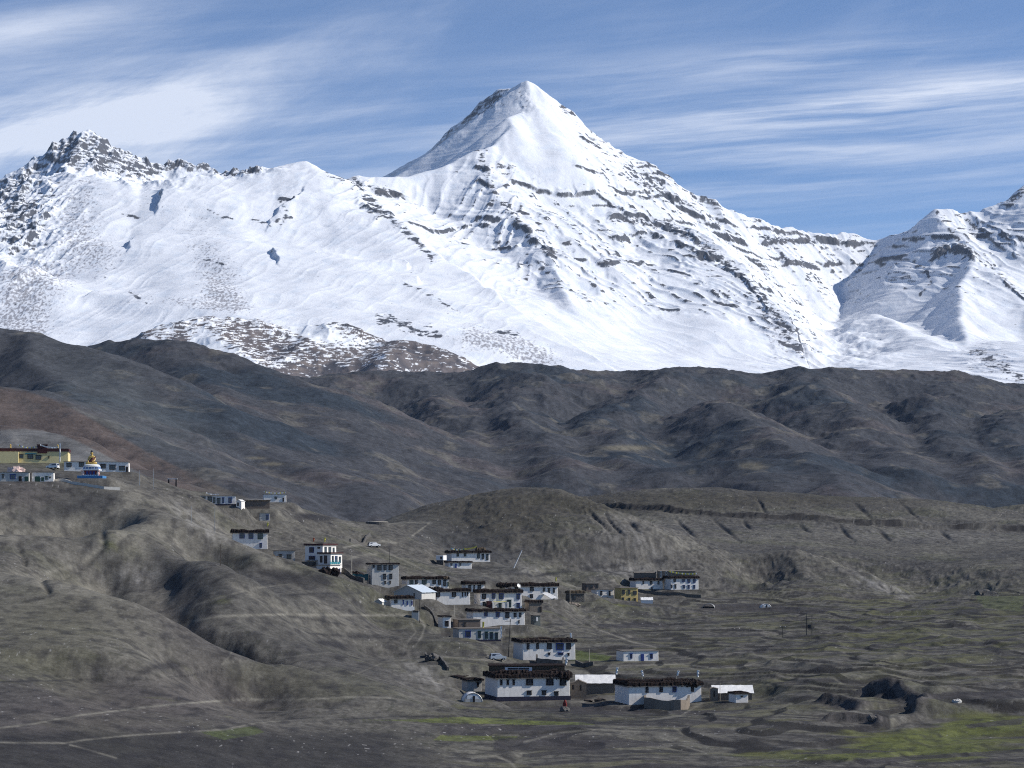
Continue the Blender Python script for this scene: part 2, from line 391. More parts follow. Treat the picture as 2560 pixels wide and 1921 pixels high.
    # the larger cliff bands, surveyed one by one: (line, height in m, half thickness in px)
    BANDS = [([(1276, 451), (1310, 458), (1345, 470), (1374, 473)], 12, 4), ([(1394, 477), (1440, 482), (1486, 475)], 16, 4), ([(1439, 415), (1508, 430), (1537, 466), (1587, 480), (1616, 491), (1696, 505)], 10, 3.5), ([(1486, 475), (1526, 509), (1558, 531)], 14, 4),
             ([(1526, 543), (1565, 540), (1605, 541), (1642, 560), (1696, 585), (1740, 606)], 22, 7), ([(1540, 589), (1575, 592), (1609, 585), (1660, 600)], 14, 5), ([(1019, 566), (1074, 572), (1153, 564), (1218, 559)], 14, 3), ([(1188, 417), (1229, 424)], 14, 6), ([(1196, 447), (1224, 460)], 14, 7),
             ([(1283, 562), (1329, 580)], 16, 7), ([(1325, 605), (1383, 632)], 20, 10), ([(1248, 617), (1293, 622)], 14, 7), ([(938, 475), (985, 480), (1018, 492)], 16, 7), ([(898, 512), (940, 536), (982, 546)], 20, 11), ([(1345, 545), (1380, 540)], 8, 3), ([(1408, 611), (1463, 607)], 10, 4), ([(1432, 648), (1466, 648)], 8, 4),
             ([(1479, 661), (1520, 664), (1553, 660)], 12, 5), ([(1570, 652), (1640, 655)], 10, 4), ([(1660, 668), (1720, 690), (1760, 715)], 10, 4), ([(1908, 598), (1952, 603), (2022, 599)], 18, 6), ([(2031, 602), (2085, 599), (2111, 606), (2142, 611)], 18, 6), ([(1950, 649), (1981, 652), (2040, 662)], 16, 6), ([(2048, 661), (2073, 657)], 14, 6),
             ([(2198, 652), (2232, 672)], 16, 7), ([(2337, 640), (2360, 622), (2395, 616), (2435, 634)], 30, 15), ([(2310, 668), (2330, 700), (2300, 730)], 14, 6), ([(1450, 340), (1500, 372), (1540, 390)], 8, 3), ([(1560, 418), (1620, 438), (1680, 470)], 10, 4), ([(1600, 455), (1650, 478), (1700, 505)], 10, 4), ([(1690, 520), (1750, 545), (1800, 570)], 12, 5),
             ([(1740, 640), (1790, 650), (1830, 672)], 14, 6), ([(1850, 690), (1890, 730), (1920, 770)], 12, 5), ([(1690, 610), (1740, 630), (1780, 655), (1840, 690)], 14, 6), ([(1880, 560), (1940, 580)], 10, 4), ([(1640, 432), (1668, 446)], 12, 7), ([(1752, 488), (1790, 492)], 14, 7), ([(2430, 545), (2480, 600), (2540, 640)], 12, 4), ([(2470, 560), (2540, 610)], 10, 4), ([(2500, 690), (2560, 740)], 10, 5),
             ([(1925, 790), (1985, 815)], 10, 6), ([(1640, 770), (1700, 775)], 8, 5), ([(1780, 745), (1850, 760)], 8, 5), ([(1290, 520), (1330, 530)], 8, 4), ([(1120, 600), (1180, 612)], 6, 3), ([(700, 505), (735, 512)], 8, 5), ([(690, 560), (730, 552)], 8, 4)]
    bandm = np.zeros_like(Z); wob = fbm(X / 45, Y / 45, 4, 87, 0.6); brk = fbm(X / 85, Y / 120, 3, 88)
    for pts, hh, tw in BANDS:
        tw *= 0.78
        xs, yv = np.array(pts, float).T
        if xs[0] > xs[-1]: xs, yv = xs[::-1], yv[::-1]
        if np.any(np.diff(xs) <= 0): 
            d_, s_, t_ = polydist(px, py, pts); bandm = np.maximum(bandm, np.exp(-(d_ / tw) ** 2) * (0.75 + wob)); continue
        dy = np.interp(px, xs, yv) - py + wob * tw * 1.1
        e = sst(px, xs[0] - 14, xs[0] + 6) * (1 - sst(px, xs[-1] - 6, xs[-1] + 14)) * sst(brk, -0.55, -0.2)
        near = np.abs(dy) < 70
        Z = Z + np.where(near, hh * 0.8 * e * sst(dy, -tw, tw * .7) * np.exp(-np.clip(dy, 0, None) / 16), 0).astype(F32)
        bandm = np.maximum(bandm, np.where(near, e * np.exp(-((dy) / (tw * 1.05)) ** 2) * (0.85 + wob * .8), 0))
    # fluting down the fall line, crags, soft wind relief
    cr = np.where(px > 1310, 0.80 * X + 0.60 * Y, 0.93 * X - 0.36 * Y); al = np.where(px > 1310, 0.6 * X - 0.8 * Y, 0.36 * X + 0.93 * Y)
    wl = sst(px, 1250, 1400); wr = fbm(X / 260, Y / 260, 2, 3) * 0.5
    flut = ridged((0.80 * X + 0.60 * Y) / 70 + wr, (0.6 * X - 0.8 * Y) / 620, 4, 41) * wl + ridged((0.95 * X - 0.3 * Y) / 62 + wr, (0.3 * X + 0.95 * Y) / 620, 4, 42) * (1 - wl)
    cragd = np.clip(crag, 0, 1) * (1 - 0.65 * np.clip(B(1230, 260, 120, 70, 30) * 1.4, 0, 1))
    Z = Z + ((flut - 0.45) * (2.0 * (1 - smooth) + 10 * np.clip(0.9 * strata + cragd, 0, 1) * (1 - .85 * smooth))).astype(F32)
    Z = Z + (ridged(X / 130, Y / 190, 5, 51) - 0.4) * (34 * cragd).astype(F32)
    Z = Z + (fbm(X / 36, Y / 36, 3, 52) * 9 * cragd).astype(F32)
    Z = Z + (fbm(X / 520, Y / 520, 3, 61) * 20 * (1 - .9 * np.clip(B(1180, 300, 170, 90, 38) * 1.3, 0, 1)) + fbm(X / 190, Y / 110, 3, 62) * 2.4 * (1 - 0.5 * smooth) + fbm(X / 260, Z / 9, 3, 64) * 1.3).astype(F32)
    # glacier snout ripples
    gls = B(2120, 860, 120, 70, 0)
    Z = Z + (gls * fbm(X / 130, Y / 170, 4, 71, 0.42) * 26).astype(F32)
    # teeth along the crests
    zx, zy = slopes(X, Y, Z)
    steep = np.sqrt(zx * zx + zy * zy)
    px, py = proj(X, Y, Z)
    # ---- what is bare rock, what is thin snow over scree, what is snow
    n1 = fbm(X / 26, Z / 8 + Y / 60, 4, 81); n2 = fbm(X / 80, Z / 14 + Y / 140, 4, 82); n3 = fbm(X / 11, Y / 16, 3, 83)
    ribs = sst(flut + n2 * 0.12, 0.36, 0.56)
    cliff = np.maximum(sst(f1, 0.79, 0.84) * (0.25 + 0.75 * cont), sst(f2, 0.80, 0.86) * sst(n2 + cont * .2, -0.15, 0.25)) * strata * (0.15 + 0.85 * ribs)
    rock = sst(cliff * 1.0 + n1 * 0.30 + n2 * 0.12 + (steep - 0.75) * 0.30, 0.50, 0.68)
    rock = np.maximum(rock, sst(crag * 0.62 + (steep - 0.95) * 0.45 + n1 * 0.55 + n2 * 0.25, 0.72, 0.90))
    rock = np.maximum(rock, sst(steep + n1 * 0.25, 1.35, 1.6) * np.clip(strata + crag + 0.2, 0, 1))
    rock = np.maximum(rock, sst(bandm + n3 * .12, 0.45, 0.70))
    # rocky ribs traced along their lines
    n5 = fbm(X / 30, (Z + Y * .3) / 22, 5, 85, 0.6)
    def rib(pts, w, thr=0.25):
        nonlocal rock
        d, s, t = polydist(px, py, pts)
        k = np.exp(-(d / w) ** 2)
        rock = np.maximum(rock, sst(k * 0.9 + n5 * 0.75 + n1 * 0.15 + n3 * 0.15, 0.74 + thr, 0.88 + thr))
    rib([(880, 440), (926, 505), (972, 544), (1042, 602), (1080, 645)], 13, 0.0)
    rib([(820, 430), (860, 450), (930, 470), (990, 478), (1010, 500)], 12, 0.1)
    rib([(1195, 380), (1220, 425), (1228, 465), (1250, 500), (1285, 540), (1316, 575), (1330, 600)], 13, 0.05)
    rib([(1330, 595), (1360, 620), (1390, 640)], 14, 0.0)
    rib([(1300, 665), (1340, 660), (1380, 690), (1400, 710)], 12, 0.12)
    rib([(1530, 545), (1600, 555), (1660, 560), (1720, 590), (1800, 640), (1850, 690), (1900, 735), (1940, 790), (1990, 840)], 16, 0.05)
    rib([(1500, 420), (1560, 440), (1620, 470), (1700, 500), (1750, 530)], 12, 0.2)
    rib([(1900, 590), (1990, 603), (2060, 606), (2130, 605), (2190, 612)], 9, 0.0)
    rib([(1760, 490), (1790, 500), (1850, 525), (1900, 550)], 8, 0.1)
    rib([(1940, 645), (1990, 655), (2040, 665)], 10, 0.1)
    rib([(2335, 640), (2380, 630), (2430, 635)], 14, 0.0)
    rib([(2343, 530), (2390, 600), (2450, 650), (2530, 710), (2580, 750)], 9, 0.2)
    rib([(2395, 525), (2430, 560), (2470, 590)], 10, 0.05)
    rib([(2520, 500), (2545, 490), (2565, 470)], 14, -0.05)
    rib([(1405, 265), (1430, 285)], 8, -0.1); rib([(1480, 325), (1510, 345), (1515, 350)], 9, -0.1)
    rib([(1640, 415), (1665, 435), (1690, 455)], 8, 0.0)
    rib([(945, 800), (985, 800), (1030, 825), (1090, 835)], 18, 0.0)
    rib([(1250, 830), (1290, 838)], 10, -0.1)
    rib([(1900, 770), (1930, 800), (1980, 850), (2000, 880)], 22, 0.15)
    rib([(2440, 880), (2500, 915), (2560, 950)], 22, 0.12)
    rib([(700, 500), (720, 530), (705, 560)], 10, 0.15)
    rib([(520, 525), (550, 538), (582, 548)], 6, .05); rib([(632, 548), (676, 562)], 6, .05); rib([(305, 535), (345, 545)], 9, .12); rib([(325, 730), (365, 758)], 7, .1); rib([(500, 645), (560, 660)], 6, .1); rib([(1000, 705), (1040, 720), (1150, 780)], 7, .15)
    scree = np.clip(B(190, 580, 85, 120, 12) * 1.0 + B(50, 760, 100, 90, -20) * 1.15 + B(560, 700, 70, 60, -35) * 0.8 + B(520, 640, 60, 60) * 0.6 + B(1330, 880, 90, 30, -25) * 1.25 + B(480, 760, 170, 22, -5) * 0.9 + B(215, 470, 70, 50, -20) * .55 + B(270, 640, 60, 60) * .55 + B(560, 740, 80, 30, -20) * .7 + B(480, 590, 60, 40) * .45 + B(90, 690, 90, 50) * .8 + B(40, 830, 90, 40) * 1.0 + B(1120, 770, 90, 25, -28) * .6 + B(1230, 860, 120, 30, -18) * .8 + B(1180, 850, 60, 30) * 0.6
                    + B(1920, 790, 60, 40, -35) * .7 + B(2470, 900, 110, 55, -25) * 0.9 + B(360, 500, 40, 30) * 0.5 + B(450, 520, 60, 60) * 0.35 + B(1960, 860, 60, 30, -30) * 0.9 + B(550, 560, 80, 22, -25) * .4, 0, 1.2)
    thin = sst(scree * 0.62 + fbm(X / 8.5, Y / 20, 4, 91, 0.66) * 0.66 + n2 * 0.16, 0.58, 0.90) * 0.92
    rocks_c = lerp(lerp(np.full(X.shape + (3,), 1, F32) * np.array([0.066, 0.074, 0.094], F32), (0.082, 0.082, 0.092), sst(n2, -0.4, 0.5)), (0.05, 0.055, 0.07), sst(n3, 0.0, 0.6) * 0.7)
    snow_c = lerp(np.full(X.shape + (3,), 1, F32) * np.array([0.77, 0.79, 0.83], F32), (0.70, 0.74, 0.80), sst(fbm(X / 60, Y / 60, 3, 95), 0.1, 0.7))
    col = lerp(snow_c, (0.27, 0.265, 0.285), thin)
    col = lerp(col, np.array([0.0, 0, 0], F32), np.zeros_like(px))
    col = col * (1 - rock[..., None]) + rocks_c * rock[..., None]
    mat = ground_mat('snow_and_rock', 0.75, (0.02,), 0.05, 2.2, 0.045, 0.25)
    sheet('snow_mountains', X, Y, Z, col, mat)

def patchy_ridge():
    """brown hill streaked with melting snow, in front of the range"""
    ys = np.arange(4200, 5900, 5.0); nu = 640
    X, Y = fan(-0.20, 0.04, nu, ys)
    Xw = X + fbm(X / 120, Y / 120, 3, 7) * 12; Yw = Y + fbm(X / 120, Y / 120, 3, 8) * 12
    R = lambda pts, sl, sr=None, r=20, L=150, st=0.05: ridge(Xw, Yw, pts, sl, sr, r, L, st)
    H = np.full(X.shape, 150, F32)
    H = smax(H, R([(330, 930, 4900), (400, 870, 5000), (440, 815, 5080), (490, 794, 5120), (560, 792, 5150), (640, 800, 5180), (700, 818, 5200), (760, 822, 5200), (810, 812, 5200), (870, 812, 5180), (950, 842, 5120), (1050, 852, 5060), (1110, 872, 5000), (1170, 905, 4950), (1215, 930, 4900), (1300, 990, 4850)], 0.45, 0.45), 14)
    H = smax(H, R([(520, 795, 5130), (560, 850, 4900), (640, 900, 4700), (700, 960, 4500)], 0.4), 25)
    H = smax(H, R([(830, 815, 5180), (760, 850, 5000), (700, 890, 4820), (680, 950, 4600)], 0.4), 25)
    H = smax(H, R([(1000, 850, 5080), (980, 880, 4900), (960, 930, 4650)], 0.4), 25)
    Z = H + fbm(X / 190, Y / 190, 4, 13) * 12 + (ridged(X / 60, Y / 130, 4, 14) - .4) * 5
    px, py = proj(X, Y, Z)
    B = lambda *a: blob(px, py, *a)
    n = fbm(X / 24 + Y / 90, Z / 7 - X / 60 + Y / 60, 5, 15, 0.62)
    sn = B(510, 860, 40, 45, 60) * 0.9 + B(600, 895, 70, 18, -25) * .7 + B(790, 830, 90, 26, -12) * 1.0 + B(700, 905, 50, 10, 20) * .5 + B(560, 800, 110, 14) * .35 + B(900, 855, 60, 12, -10) * .4 + B(420, 840, 60, 50) * 0.35
    sn = sn - B(1080, 905, 150, 34, -22) * 0.30 - B(800, 925, 180, 16) * 0.35 - B(450, 850, 24, 40) * .4
    snow = sst(n * 0.95 + sn * 0.85 + 0.02, 0.14, 0.34)
    bare = lerp(lerp(np.full(X.shape + (3,), 1, F32) * np.array([0.125, 0.108, 0.108], F32), (0.075, 0.072, 0.082), sst(fbm(X / 90, Y / 90, 4, 16), -.2, .5)), (0.16, 0.135, 0.125), sst(fbm(X / 40, Y / 40, 3, 18), 0.1, .6))
    col = lerp(bare, (0.84, 0.86, 0.89), snow)
    sheet('snow_streaked_hill', X, Y, Z, col, ground_mat('patchy_snow_soil', 0.9, (0.05,), 0.08, 1.2, 0.08))
snow_range()
patchy_ridge()
# ------------------------------------------------------------------ the dark hills behind the village
def far_hills():
    ys = np.concatenate([np.arange(1050, 2400, 2.6), np.arange(2400, 4700, 4.5)]); nu = 1300
    X, Y = fan(-0.275, 0.275, nu, ys)
    m2, n2 = len(ys) // 2, nu // 2
    Xc, Yc = up(X, m2, n2), up(Y, m2, n2)
    Xw = Xc + fbm(Xc / 180, Yc / 180, 4, 101) * 26; Yw = Yc + fbm(Xc / 180, Yc / 180, 4, 102) * 26
    R = lambda pts, sl, sr=None, r=25, L=200, st=0.05: ridge(Xw, Yw, pts, sl, sr, r, L, st)
    # valley floor climbing away
    H = (-25 + (Yw - 1050) * 0.050).astype(F32) + np.clip(Yw - 2600, 0, None) * 0.02
    # rear skyline
    H = smax(H, R([(560, 950, 3300), (700, 940, 3350), (800, 930, 3400), (920, 925, 3450), (1040, 926, 3500), (1150, 930, 3520), (1210, 925, 3500), (1255, 909, 3450), (1300, 903, 3420), (1370, 905, 3420), (1425, 919, 3450), (1530, 928, 3500),
                   (1600, 920, 3520), (1656, 914, 3520), (1772, 914, 3520), (1850, 920, 3540), (1905, 926, 3560), (1960, 918, 3560), (2003, 917, 3560), (2119, 920, 3580), (2206, 928, 3600), (2293, 920, 3600), (2380, 932, 3620), (2470, 947, 3640), (2560, 958, 3650), (2760, 990, 3700)], 0.30, 0.33, 30, 300, 0.04), 20)
    # spurs coming down from it
    for pts, a, b in (
        ([(1040, 928, 3480), (1100, 970, 3200), (1150, 1030, 2900), (1180, 1090, 2600), (1190, 1150, 2300), (1180, 1220, 1950)], .34, .30),
        ([(1320, 905, 3420), (1300, 950, 3200), (1270, 1010, 2900), (1320, 1070, 2600), (1380, 1120, 2350), (1420, 1180, 2050)], .30, .34),
        ([(1656, 916, 3500), (1640, 960, 3250), (1560, 1010, 2950), (1500, 1060, 2700), (1540, 1120, 2400), (1640, 1180, 2050)], .3, .3),
        ([(1790, 1000, 2900), (1850, 1040, 2650), (1930, 1090, 2400), (2020, 1150, 2150), (2100, 1200, 1950)], .3, .3),
        ([(2003, 919, 3540), (2030, 980, 3200), (2110, 1040, 2850), (2180, 1100, 2500), (2260, 1170, 2150)], .3, .34),
        ([(2380, 934, 3600), (2330, 990, 3250), (2350, 1060, 2850), (2400, 1120, 2500), (2470, 1190, 2150)], .3, .3),
        ([(2560, 1010, 3100), (2520, 1080, 2700), (2600, 1180, 2200)], .3, .3),
        ([(1960, 1130, 2150), (2000, 1150, 2050), (2070, 1185, 1900), (2150, 1230, 1700)], .36, .34),
        ([(1700, 1160, 2100), (1800, 1150, 2100), (1900, 1150, 2080), (1940, 1200, 1850)], .3, .3)):
        H = smax(H, R(pts, a + .06, b + .06, 16), 10)
    # rounded middle hill
    H = smax(H, R([(180, 895, 2750), (240, 872, 2750), (300, 851, 2740), (345, 846, 2720), (400, 848, 2700), (460, 860, 2660), (520, 878, 2620), (580, 898, 2580), (650, 918, 2540), (720, 942, 2500), (790, 975, 2420), (770, 1010, 2280), (800, 1060, 2100), (860, 1110, 1950), (930, 1170, 1800), (1000, 1240, 1650), (1050, 1300, 1500)], 0.36, 0.42, 25), 18)
    H = smax(H, R([(400, 850, 2690), (470, 910, 2450), (560, 990, 2200), (640, 1050, 2000), (720, 1110, 1850), (830, 1190, 1650), (900, 1250, 1500)], .38, .36, 22), 16)
    H = smax(H, R([(660, 925, 2520), (680, 980, 2350), (690, 1040, 2180)], .4, .4, 20), 16)
    # left dark hill
    H = smax(H, R([(-250, 790, 2150), (-100, 800, 2150), (0, 820, 2150), (60, 829, 2150), (120, 843, 2140), (180, 858, 2120), (230, 876, 2100), (300, 915, 2030), (370, 958, 1960), (440, 1005, 1890), (503, 1035, 1830), (580, 1075, 1760), (654, 1118, 1700), (740, 1160, 1620), (830, 1210, 1530), (950, 1280, 1400)], 0.42, 0.38, 22), 14)
    H = smax(H, R([(60, 830, 2140), (110, 900, 1950), (150, 960, 1800), (210, 1020, 1680)], .42, .5, 14), 12)
    H = smax(H, R([(230, 878, 2090), (260, 950, 1900), (300, 1000, 1780), (380, 1060, 1660)], .38, .38, 22), 14)
    # reddish slope
    H = smax(H, R([(-250, 930, 1560), (-100, 950, 1550), (0, 967, 1540), (60, 976, 1530), (130, 997, 1510), (200, 1030, 1480), (260, 1065, 1450), (310, 1095, 1420), (370, 1130, 1390), (440, 1165, 1350), (520, 1203, 1310), (600, 1238, 1270), (700, 1275, 1220), (800, 1310, 1170)], 0.40, 0.34, 26), 12)
    # pale grey slope
    H = smax(H, R([(-250, 1040, 1230), (-60, 1066, 1220), (0, 1074, 1215), (60, 1071, 1210), (130, 1078, 1200), (190, 1100, 1180), (250, 1130, 1150), (310, 1162, 1120), (360, 1185, 1100), (460, 1240, 1060)], 0.40, 0.34, 20), 10)
    Z = up(box_blur(H, 1), len(ys), nu)
    px, py = proj(X, Y, Z)
    B = lambda *a: blob(px, py, *a)
    far = sst(Y, 2100, 3000)
    hum = ridged(X / 260, Y / 330, 5, 111, 0.55)
    hum2 = fbm(X / 120, Y / 150, 5, 112, 0.55)
    fade = 1 - np.clip(B(150, 900, 260, 120, -20), 0, .8)
    crest = sst(Y, 3250, 3500)
    Z = Z + (far * (hum - 0.42) * 13 * fade * (1 - .65 * crest) + hum2 * (4 + 5 * far * (1 - .6 * crest))).astype(F32)
    Z = Z + ((ridged(X / 46, Y / 60, 3, 113) - 0.4) * (1.6 + 1.8 * far)).astype(F32)
    zx, zy = slopes(X, Y, Z)
    px, py = proj(X, Y, Z)
    n1 = fbm(X / 160, Y / 160, 5, 121); n2 = fbm(X / 40, Y / 60, 4, 122); n3 = fbm(X / 9, Y / 12, 3, 123); n4 = fbm(X / 320, Y / 320, 3, 124)
    base = np.ones(X.shape + (3,), F32) * np.array([0.051, 0.053, 0.060], F32)
    base = lerp(base, (0.072, 0.065, 0.068), sst(n1 + n2 * 0.3, 0.05, 0.6))
    base = lerp(base, (0.027, 0.036, 0.048), sst(n4 + n2 * 0.35, 0.05, 0.55) * 0.9)
    base = lerp(base, (0.100, 0.095, 0.086), sst(n2 + 0.5 * n1, 0.22, 0.7) * 0.85)
    base = lerp(base, (0.032, 0.037, 0.045), sst(n3 + n2 * .4, 0.45, 0.8) * 0.6)
    base = base * (1 + 0.30 * fbm(X / 5.5, Y / 9, 3, 125, .7)[..., None])
    # the three left slopes have soils of their own
    dd = lambda pts: polydist(px, py, pts)
    red_edge = [(-250, 930), (0, 967), (60, 976), (130, 997), (200, 1030), (260, 1065), (310, 1095), (370, 1130), (440, 1165), (520, 1203), (600, 1238), (700, 1275), (800, 1310)]
    def below(pts):
        xs, yv = zip(*pts)
        return py - np.interp(px, xs, yv)
    red = sst(below(red_edge), -3, 5) * (Y < 1600)
    base = lerp(base, lerp(np.ones(X.shape + (3,), F32) * np.array([0.092, 0.074, 0.068], F32), (0.06, 0.055, 0.055), sst(n2 + n3 * .5, 0.15, .7) * .8), red)
    base = lerp(base, (0.082, 0.08, 0.072), red * sst(px, 420, 640))
    grey_edge = [(-250, 1040), (-60, 1066), (0, 1074), (60, 1071), (130, 1078), (190, 1100), (250, 1130), (310, 1162), (360, 1185), (460, 1240)]
    grey = sst(below(grey_edge), -2, 4) * (Y < 1260)
    base = lerp(base, lerp(np.ones(X.shape + (3,), F32) * np.array([0.132, 0.130, 0.128], F32), (0.09, 0.09, 0.092), sst(n2, -.2, .5)), grey)
    base = lerp(base, (0.075, 0.085, 0.09), B(330, 1020, 230, 80, -30) * 0.55 * (1 - red))
    # small pale fields
    for cx, cy, rx, ry in ((680, 1160, 24, 4), (640, 1145, 20, 3), (1150, 1280, 8, 5), (1560, 1120, 60, 6), (1880, 1165, 30, 8)):
        base = lerp(base, (0.15, 0.135, 0.10), np.clip(B(cx, cy, rx, ry) * 1.6, 0, 1) * .7)
    sheet('hills', X, Y, Z, base, ground_mat('dark_hill_soil', 0.95, (0.05, 0.17, 0.5), 0.22, 0.7, 0.2, 0.1))
far_hills()
# ------------------------------------------------------------------ materials and mesh helpers for the things
def mat(name, rgb, rough=0.85, amt=0.12, scale=1.2, metal=0.0, spec=0.3, dirt=None, dirt_amt=0.0, streak=False, bump=0.0):
    m = bpy.data.materials.new(name); m.use_nodes = True
    nt = m.node_tree; b = nt.nodes['Principled BSDF']; L = nt.links.new; N = nt.nodes.new
    tc = N('ShaderNodeTexCoord')
    nz = N('ShaderNodeTexNoise'); nz.inputs['Scale'].default_value = scale; nz.inputs['Detail'].default_value = 6; nz.inputs['Roughness'].default_value = 0.65
    L(tc.outputs['Object'], nz.inputs['Vector'])
    mx = N('ShaderNodeMix'); mx.data_type = 'RGBA'
    mx.inputs['A'].default_value = tuple(c * (1 - amt) for c in rgb) + (1,)
    mx.inputs['B'].default_value = tuple(min(1, c * (1 + amt)) for c in rgb) + (1,)
    mr = N('ShaderNodeMapRange'); mr.inputs[1].default_value = 0.3; mr.inputs[2].default_value = 0.7
    L(nz.outputs['Fac'], mr.inputs[0]); L(mr.outputs[0], mx.inputs['Factor'])
    col = mx.outputs['Result']
    if dirt:
        mp = N('ShaderNodeMapping'); mp.inputs['Scale'].default_value = (1.3, 1.3, 0.18) if streak else (0.7, 0.7, 0.7)
        L(tc.outputs['Object'], mp.inputs['Vector'])
        n2 = N('ShaderNodeTexNoise'); n2.inputs['Scale'].default_value = 1.1; n2.inputs['Detail'].default_value = 7; n2.inputs['Roughness'].default_value = 0.7
        L(mp.outputs[0], n2.inputs['Vector'])
        r2 = N('ShaderNodeMapRange'); r2.inputs[1].default_value = 0.52; r2.inputs[2].default_value = 0.75; r2.inputs[4].default_value = dirt_amt
        L(n2.outputs['Fac'], r2.inputs[0])
        m2 = N('ShaderNodeMix'); m2.data_type = 'RGBA'; L(r2.outputs[0], m2.inputs['Factor']); L(col, m2.inputs['A']); m2.inputs['B'].default_value = dirt + (1,)
        col = m2.outputs['Result']
    L(col, b.inputs['Base Color'])
    b.inputs['Roughness'].default_value = rough; b.inputs['Metallic'].default_value = metal; b.inputs['Specular IOR Level'].default_value = spec
    if bump:
        bp = N('ShaderNodeBump'); bp.inputs['Distance'].default_value = bump; L(nz.outputs['Fac'], bp.inputs['Height']); L(bp.outputs[0], b.inputs['Normal'])
    return m
MT = dict(
    white=mat('limewash', (0.86, 0.81, 0.74), 0.9, 0.07, 0.9, dirt=(0.42, 0.39, 0.35), dirt_amt=0.45, streak=True, bump=0.03),
    greyw=mat('grey_plaster', (0.52, 0.50, 0.46), 0.9, 0.10, 0.9, dirt=(0.28, 0.27, 0.24), dirt_amt=0.5, streak=True, bump=0.03),
    cream=mat('cream_paint', (0.74, 0.62, 0.32), 0.85, 0.05, 0.8, dirt=(0.45, 0.38, 0.22), dirt_amt=0.35, streak=True),
    ochre=mat('ochre_paint', (0.56, 0.43, 0.17), 0.85, 0.07, 0.8, dirt=(0.28, 0.22, 0.11), dirt_amt=0.4, streak=True),
    mud=mat('mud_brick', (0.21, 0.175, 0.14), 0.95, 0.18, 1.5, dirt=(0.13, 0.11, 0.09), dirt_amt=0.6, bump=0.08),
    brownw=mat('brown_plaster', (0.17, 0.135, 0.11), 0.95, 0.15, 1.2, bump=0.04),
    stone=mat('dry_stone', (0.105, 0.098, 0.09), 0.95, 0.45, 2.2, bump=0.2),
    concrete=mat('green_grey_concrete', (0.15, 0.165, 0.155), 0.9, 0.12, 1.0),
    brush=mat('brushwood', (0.022, 0.016, 0.015), 0.95, 0.6, 2.4, spec=0.1, bump=0.2),
    hay=mat('dry_brush_pile', (0.085, 0.065, 0.045), 0.95, 0.5, 2.0, spec=0.1, bump=0.2),
    roof=mat('mud_roof', (0.17, 0.15, 0.13), 0.95, 0.2, 0.8, spec=0.1),
    maroon=mat('maroon_band', (0.055, 0.016, 0.018), 0.85, 0.25, 1.5),
    frame=mat('black_window_surround', (0.014, 0.012, 0.014), 0.8, 0.3, 2.0),
    bluefr=mat('blue_painted_wood', (0.020, 0.045, 0.20), 0.6, 0.15, 2.0),
    greenfr=mat('green_painted_wood', (0.018, 0.060, 0.045), 0.6, 0.2, 2.0),
    teal=mat('teal_paint', (0.03, 0.22, 0.26), 0.6, 0.15, 2.0),
    glass=mat('window_glass', (0.020, 0.028, 0.045), 0.12, 0.2, 1.0, spec=0.6),
    curtain=mat('pale_curtain', (0.36, 0.34, 0.30), 0.9, 0.2, 3.0),
    indigo=mat('dark_blue_base_band', (0.022, 0.022, 0.045), 0.85, 0.25, 1.5),
    tarp=mat('white_tarpaulin', (0.80, 0.78, 0.75), 0.55, 0.05, 0.7, dirt=(0.6, 0.55, 0.5), dirt_amt=0.4, bump=0.12),
    tarpg=mat('teal_tarpaulin', (0.02, 0.10, 0.11), 0.6, 0.25, 1.0, bump=0.1),
    tin=mat('corrugated_tin', (0.62, 0.68, 0.72), 0.4, 0.06, 0.8, metal=0.2),
    wood=mat('grey_timber', (0.075, 0.062, 0.052), 0.85, 0.3, 3.0),
    palewood=mat('pale_timber', (0.42, 0.38, 0.31), 0.85, 0.2, 3.0),
    steel=mat('galvanised_steel', (0.38, 0.38, 0.37), 0.5, 0.1, 1.0, metal=0.6),
    dark=mat('dark_steel', (0.03, 0.03, 0.032), 0.6, 0.2, 1.0),
    gold=mat('gold_paint', (0.50, 0.34, 0.09), 0.42, 0.12, 0.9, spec=0.6),
    robe=mat('maroon_robe', (0.13, 0.042, 0.028), 0.7, 0.25, 1.2),
    hair=mat('blue_black_hair', (0.015, 0.018, 0.03), 0.6, 0.2, 3.0),
    pink=mat('pink_painted_plaster', (0.60, 0.44, 0.39), 0.8, 0.2, 1.5),
    skyblue=mat('sky_blue_paint', (0.055, 0.20, 0.42), 0.6, 0.12, 1.0),
    red=mat('red_paint', (0.17, 0.026, 0.022), 0.8, 0.3, 1.5),
    orange=mat('orange_cloth', (0.50, 0.12, 0.05), 0.8, 0.2, 1.5),
    yellow=mat('yellow_flag_cloth', (0.72, 0.62, 0.10), 0.8, 0.1, 2.0),
    whitecl=mat('white_flag_cloth', (0.80, 0.79, 0.76), 0.8, 0.06, 2.0),
    bluecl=mat('blue_flag_cloth', (0.16, 0.25, 0.45), 0.8, 0.1, 2.0),
    carw=mat('white_car_paint', (0.78, 0.78, 0.77), 0.25, 0.03, 0.5, spec=0.6),
    carg=mat('silver_car_paint', (0.46, 0.48, 0.50), 0.3, 0.04, 0.5, metal=0.3, spec=0.6),
    card=mat('dark_car_paint', (0.05, 0.055, 0.06), 0.3, 0.1, 0.5, spec=0.6),
    tyre=mat('tyre_rubber', (0.015, 0.015, 0.015), 0.85, 0.2, 3.0),
)
MT['greyr'] = MT['steel']
rnd = random.Random(7)
